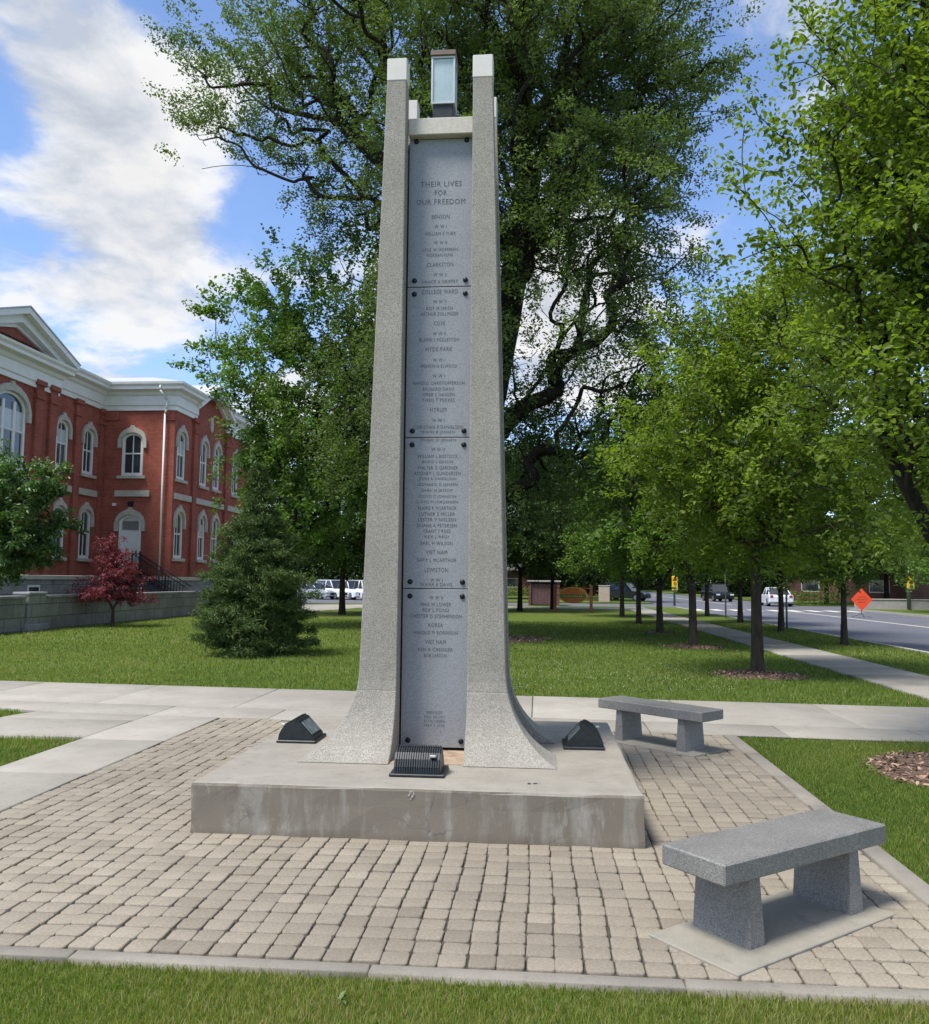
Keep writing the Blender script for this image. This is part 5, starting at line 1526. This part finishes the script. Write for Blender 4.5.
def house(loc, rz, w, d, h, wall_m, label):
    t = thing('house', label, 'house', loc, rz, None)
    mb = MB()
    f = Facade((-22, 46, 0), (1, 0, 0), (0, -1, 0))
    ops = [(-w * 0.36, -w * 0.2, 0.9, 2.1), (w * 0.2, w * 0.36, 0.9, 2.1), (-0.5, 0.5, 0.0, 2.1)]
    f.wall(mb, -w / 2, w / 2, 0, h, ops, 0.12)
    mb.box(-w / 2, -w / 2 + 0.05, 0.01, d, 0, h); mb.box(w / 2 - 0.05, w / 2, 0.01, d, 0, h); mb.box(-w / 2 + 0.06, w / 2 - 0.06, d - 0.05, d, 0, h)
    mb.add([(-w / 2, 0.0, h), (-w / 2, d, h), (-w / 2, d / 2, h + d * 0.26)], [(0, 1, 2)]); mb.add([(w / 2, 0.0, h), (w / 2, d, h), (w / 2, d / 2, h + d * 0.26)], [(2, 1, 0)])
    mb.build('wall', wall_m, t)
    mb = MB(); e = 0.4
    for s in (0, 1):
        y0, y1 = (-e, d / 2) if s == 0 else (d + e, d / 2)
        z0 = h - e * 0.52; z1 = h + d * 0.26
        mb.loft([[(x, y0, z0 + 0.02), (x, y1, z1 + 0.02), (x, y1, z1 + 0.14), (x, y0, z0 + 0.14)] for x in (-w / 2 - e, w / 2 + e)])
    mb.build('roof', M_farroof, t)
    for o in ops[:2]:
        mb = MB(); mb.box(o[0], o[1], 0.06, 0.1, o[2], o[3]); w_ = mb.build('window', M_white, t)
        mb = MB(); mb.box(o[0] + 0.1, o[1] - 0.1, 0.045, 0.058, o[2] + 0.1, o[3] - 0.1); mb.build('pane', M_glass, w_)
    MB().box(-0.5, 0.5, 0.06, 0.1, 0, 2.1).build('door', M_maroon, t)
house((-7.5, 112, 0), 0, 14, 9, 3.2, M_brick_far, 'dull red brick house seen just right of the monument shaft')
house((30, 88, 0), R(-50), 13, 9, 3.0, M_brick_far, 'red brick house across the road behind the verge trees')
house((38, 66, 0), R(-70), 14, 9, 3.1, M_white, 'white house across the road at the right edge')
house((14, 215, 0), 0, 18, 10, 3.4, M_white, 'pale house at the far end of the road')
house((-46, 108, 0), 0, 20, 9, 3.6, M_kerb, 'pale grey house behind the parking area')
gw = thing('garden_wall', 'low pale concrete garden wall across the road behind the orange sign', 'wall', (23.2, 62.8, G))
MB().bbox(-1.0, 9.0, 0, 0.25, -0.05, 0.62, 0.02).build('wall_face', M_kerb, gw)
MB().bbox(-1.05, 9.05, -0.04, 0.29, 0.622, 0.70, 0.02).build('coping', M_kerb, gw)
def hedge(loc, sx, sy, h, seed, label, m=L_bright):
    rng = np.random.default_rng(seed)
    t = thing('hedge', label, 'hedge', loc)
    n = int(sx * sy * h * (260 if h < 2 else 230))
    p = np.stack([rng.uniform(-sx, sx, n), rng.uniform(-sy, sy, n), rng.uniform(0.05, h, n) * (0.85 + 0.15 * np.sin(np.arange(n)))], 1)
    k = (np.abs(p[:, 0] / sx) ** 3 + np.abs(p[:, 1] / sy) ** 3 + (p[:, 2] / h) ** 4) < 1.2
    p = p[k]
    leaves_mesh('foliage', p, 0.22 if h < 2 else 0.5, m, rng, rng.uniform(0.2, 1, len(p)), t)
    t['category'] = 'hedge'
    for i in range(3):
        mb = MB(); mb.tube((-sx * 0.7 + sx * 0.7 * i, 0, -0.05), (-sx * 0.68 + sx * 0.7 * i, 0.1, h * 0.7), 0.04, 0.01, 5); mb.build('stem', M_bark, t)
    return t
hedge((22.9, 68.0 + 6, G), 2.6, 0.8, 1.3, 41, 'bright green clipped hedge across the road')
hedge((-5.2, 100, G), 5.0, 0.9, 1.3, 42, 'bright yellow green hedge in front of the brick house')
HG = 'far bushes closing the view'
for i, (x, y, sx, h) in enumerate([(-14, 124, 9, 6.2), (3, 120, 6, 6.0), (8, 128, 4, 6.0), (28, 118, 5, 6.2), (38, 100, 6, 4.0), (-32, 122, 9, 6.4), (24, 205, 9, 10.0), (5, 200, 8, 10.0), (15, 260, 16, 15), (24.5, 140, 2.5, 7)]):
    h_ = hedge((x, y, G), sx, 1.2, h, 50 + i, 'dark green mass of bushes closing the view far beyond the street', L_dark)
    h_['group'] = HG
# utility box beside the trunks
ub = thing('utility_box', 'tan utility cabinet far behind the trunks near the road corner', 'utility box', (5.6, 63.0 + 11, G))
MB().bbox(-0.45, 0.45, -0.3, 0.3, 0, 1.35, 0.03).build('cabinet', simple('tan_metal', (0.45, 0.36, 0.27), 0.6), ub)
MB().bbox(-0.48, 0.48, -0.33, 0.33, 1.352, 1.42, 0.02).build('lid', M_kerb, ub)

# small weeds and fallen leaves near the camera
def weed(x, y, seed, label):
    rng = np.random.default_rng(seed)
    n = 9; p = np.stack([np.full(n, x) + rng.normal(0, 0.006, n), np.full(n, y) + rng.normal(0, 0.006, n), np.full(n, G + 0.03)], 1)
    o = leaves_mesh('weed', p - np.array([x, y, 0]), 0.036, M_weed, rng, rng.uniform(0, 1, n), None, aspect=0.5, up=1.5, droop=-0.2)
    o.location = (x, y, 0)
    tag(o, label, 'weed')
weed(0.44, 3.30, 1, 'small broad leaved weed in the foreground grass right of centre')
weed(-0.76, 3.42, 2, 'small pale leaved weed in the foreground grass left of centre')

# ------------------------------------------------------------------ sky
w = bpy.data.worlds.new('World'); sc.world = w; w.use_nodes = True
nt = w.node_tree; nt.nodes.clear()
out = nd(nt, 'ShaderNodeOutputWorld'); bg = nd(nt, 'ShaderNodeBackground')
bg.inputs['Strength'].default_value = 0.15
lk(nt, bg.outputs[0], out.inputs['Surface'])
sky = nd(nt, 'ShaderNodeTexSky', sky_type='NISHITA')
sky.sun_disc = False; sky.sun_elevation = SUN_EL; sky.sun_rotation = SUN_AZ
sky.altitude = 1400; sky.air_density = 1.0; sky.dust_density = 0.5; sky.ozone_density = 1.6
tc = nd(nt, 'ShaderNodeTexCoord')
dirv = tc.outputs['Generated']
sp = nd(nt, 'ShaderNodeSeparateXYZ'); lk(nt, dirv, sp.inputs[0])
den = math_(nt, 'ADD', math_(nt, 'MAXIMUM', sp.outputs[2], 0.0), 0.22)
cb = nd(nt, 'ShaderNodeCombineXYZ')
lk(nt, math_(nt, 'DIVIDE', sp.outputs[0], den), cb.inputs[0]); lk(nt, math_(nt, 'DIVIDE', sp.outputs[1], den), cb.inputs[1])
def cloud_noise(shift):
    mp = nd(nt, 'ShaderNodeMapping'); mp.inputs['Location'].default_value = (shift[0] + 0.6, shift[1] + 4.2, 0)
    lk(nt, cb.outputs[0], mp.inputs['Vector'])
    wn = nd(nt, 'ShaderNodeTexNoise'); wn.inputs['Scale'].default_value = 3.0; wn.inputs['Detail'].default_value = 5
    lk(nt, mp.outputs[0], wn.inputs['Vector'])
    wp = nd(nt, 'ShaderNodeVectorMath', operation='MULTIPLY_ADD')
    lk(nt, wn.outputs['Color'], wp.inputs[0]); wp.inputs[1].default_value = (0.22, 0.22, 0.22); lk(nt, mp.outputs[0], wp.inputs[2])
    a = noise(nt, wp.outputs[0], 3.1, 10, 0.55); b = noise(nt, wp.outputs[0], 9.0, 9, 0.6)
    return math_(nt, 'ADD', math_(nt, 'MULTIPLY', a, 0.80), math_(nt, 'MULTIPLY', b, 0.24))
dens = cloud_noise((0, 0, 0))
dens0 = dens
dens_up = cloud_noise((0.07, 0.17, 0))
blobs = [((-0.427, 0.77, 0.474), 0.18, 0.14), ((-0.40, 0.85, 0.335), 0.13, 0.12), ((-0.473, 0.784, 0.402), 0.20, 0.12), ((-0.404, 0.84, 0.362), 0.16, 0.13), ((-0.436, 0.872, 0.205), 0.12, 0.14), ((-0.30, 0.92, 0.20), 0.10, 0.10),
         ((0.024, 0.949, 0.316), 0.18, 0.28), ((0.160, 0.915, 0.372), 0.05, 0.10), ((-0.365, 0.745, 0.555), 0.10, -0.16), ((-0.512, 0.742, 0.430), 0.075, -0.24), ((-0.318, 0.862, 0.395), 0.09, -0.14), ((0.19, 0.905, 0.40), 0.20, -0.12),
         ((-0.25, 0.85, 0.46), 0.2, -0.06), ((0.6, 0.6, 0.5), 0.5, 0.06), ((0.2, -0.6, 0.75), 0.9, 0.06)]
for (d, sg, a) in blobs:
    v = nd(nt, 'ShaderNodeVectorMath', operation='DISTANCE'); lk(nt, dirv, v.inputs[0]); v.inputs[1].default_value = d
    mr = nd(nt, 'ShaderNodeMapRange', interpolation_type='SMOOTHSTEP'); lk(nt, v.outputs['Value'], mr.inputs['Value'])
    mr.inputs['From Min'].default_value = 0; mr.inputs['From Max'].default_value = sg
    mr.inputs['To Min'].default_value = a; mr.inputs['To Max'].default_value = 0
    dens = math_(nt, 'ADD', dens, mr.outputs[0])
cover = ramp(nt, dens, [(0.47, 0.03), (0.53, 0.16), (0.575, 0.55), (0.63, 0.90), (0.72, 1.0)])
lit = math_(nt, 'ADD', math_(nt, 'MULTIPLY', math_(nt, 'SUBTRACT', dens0, dens_up), 3.2), 0.56)
thick = ramp(nt, dens, [(0.60, 1.0), (0.95, 0.86)])
ccol = mix(nt, ramp(nt, lit, [(0.22, (1.95, 2.12, 2.42)), (0.55, (2.7, 2.8, 2.98)), (0.85, (3.3, 3.3, 3.3))]), thick, 1.0, 'MULTIPLY')
skyc = mix(nt, sky.outputs[0], (0.76, 0.80, 0.88), 1.0, 'MULTIPLY')
lk(nt, mix(nt, skyc, ccol, cover), bg.inputs['Color'])
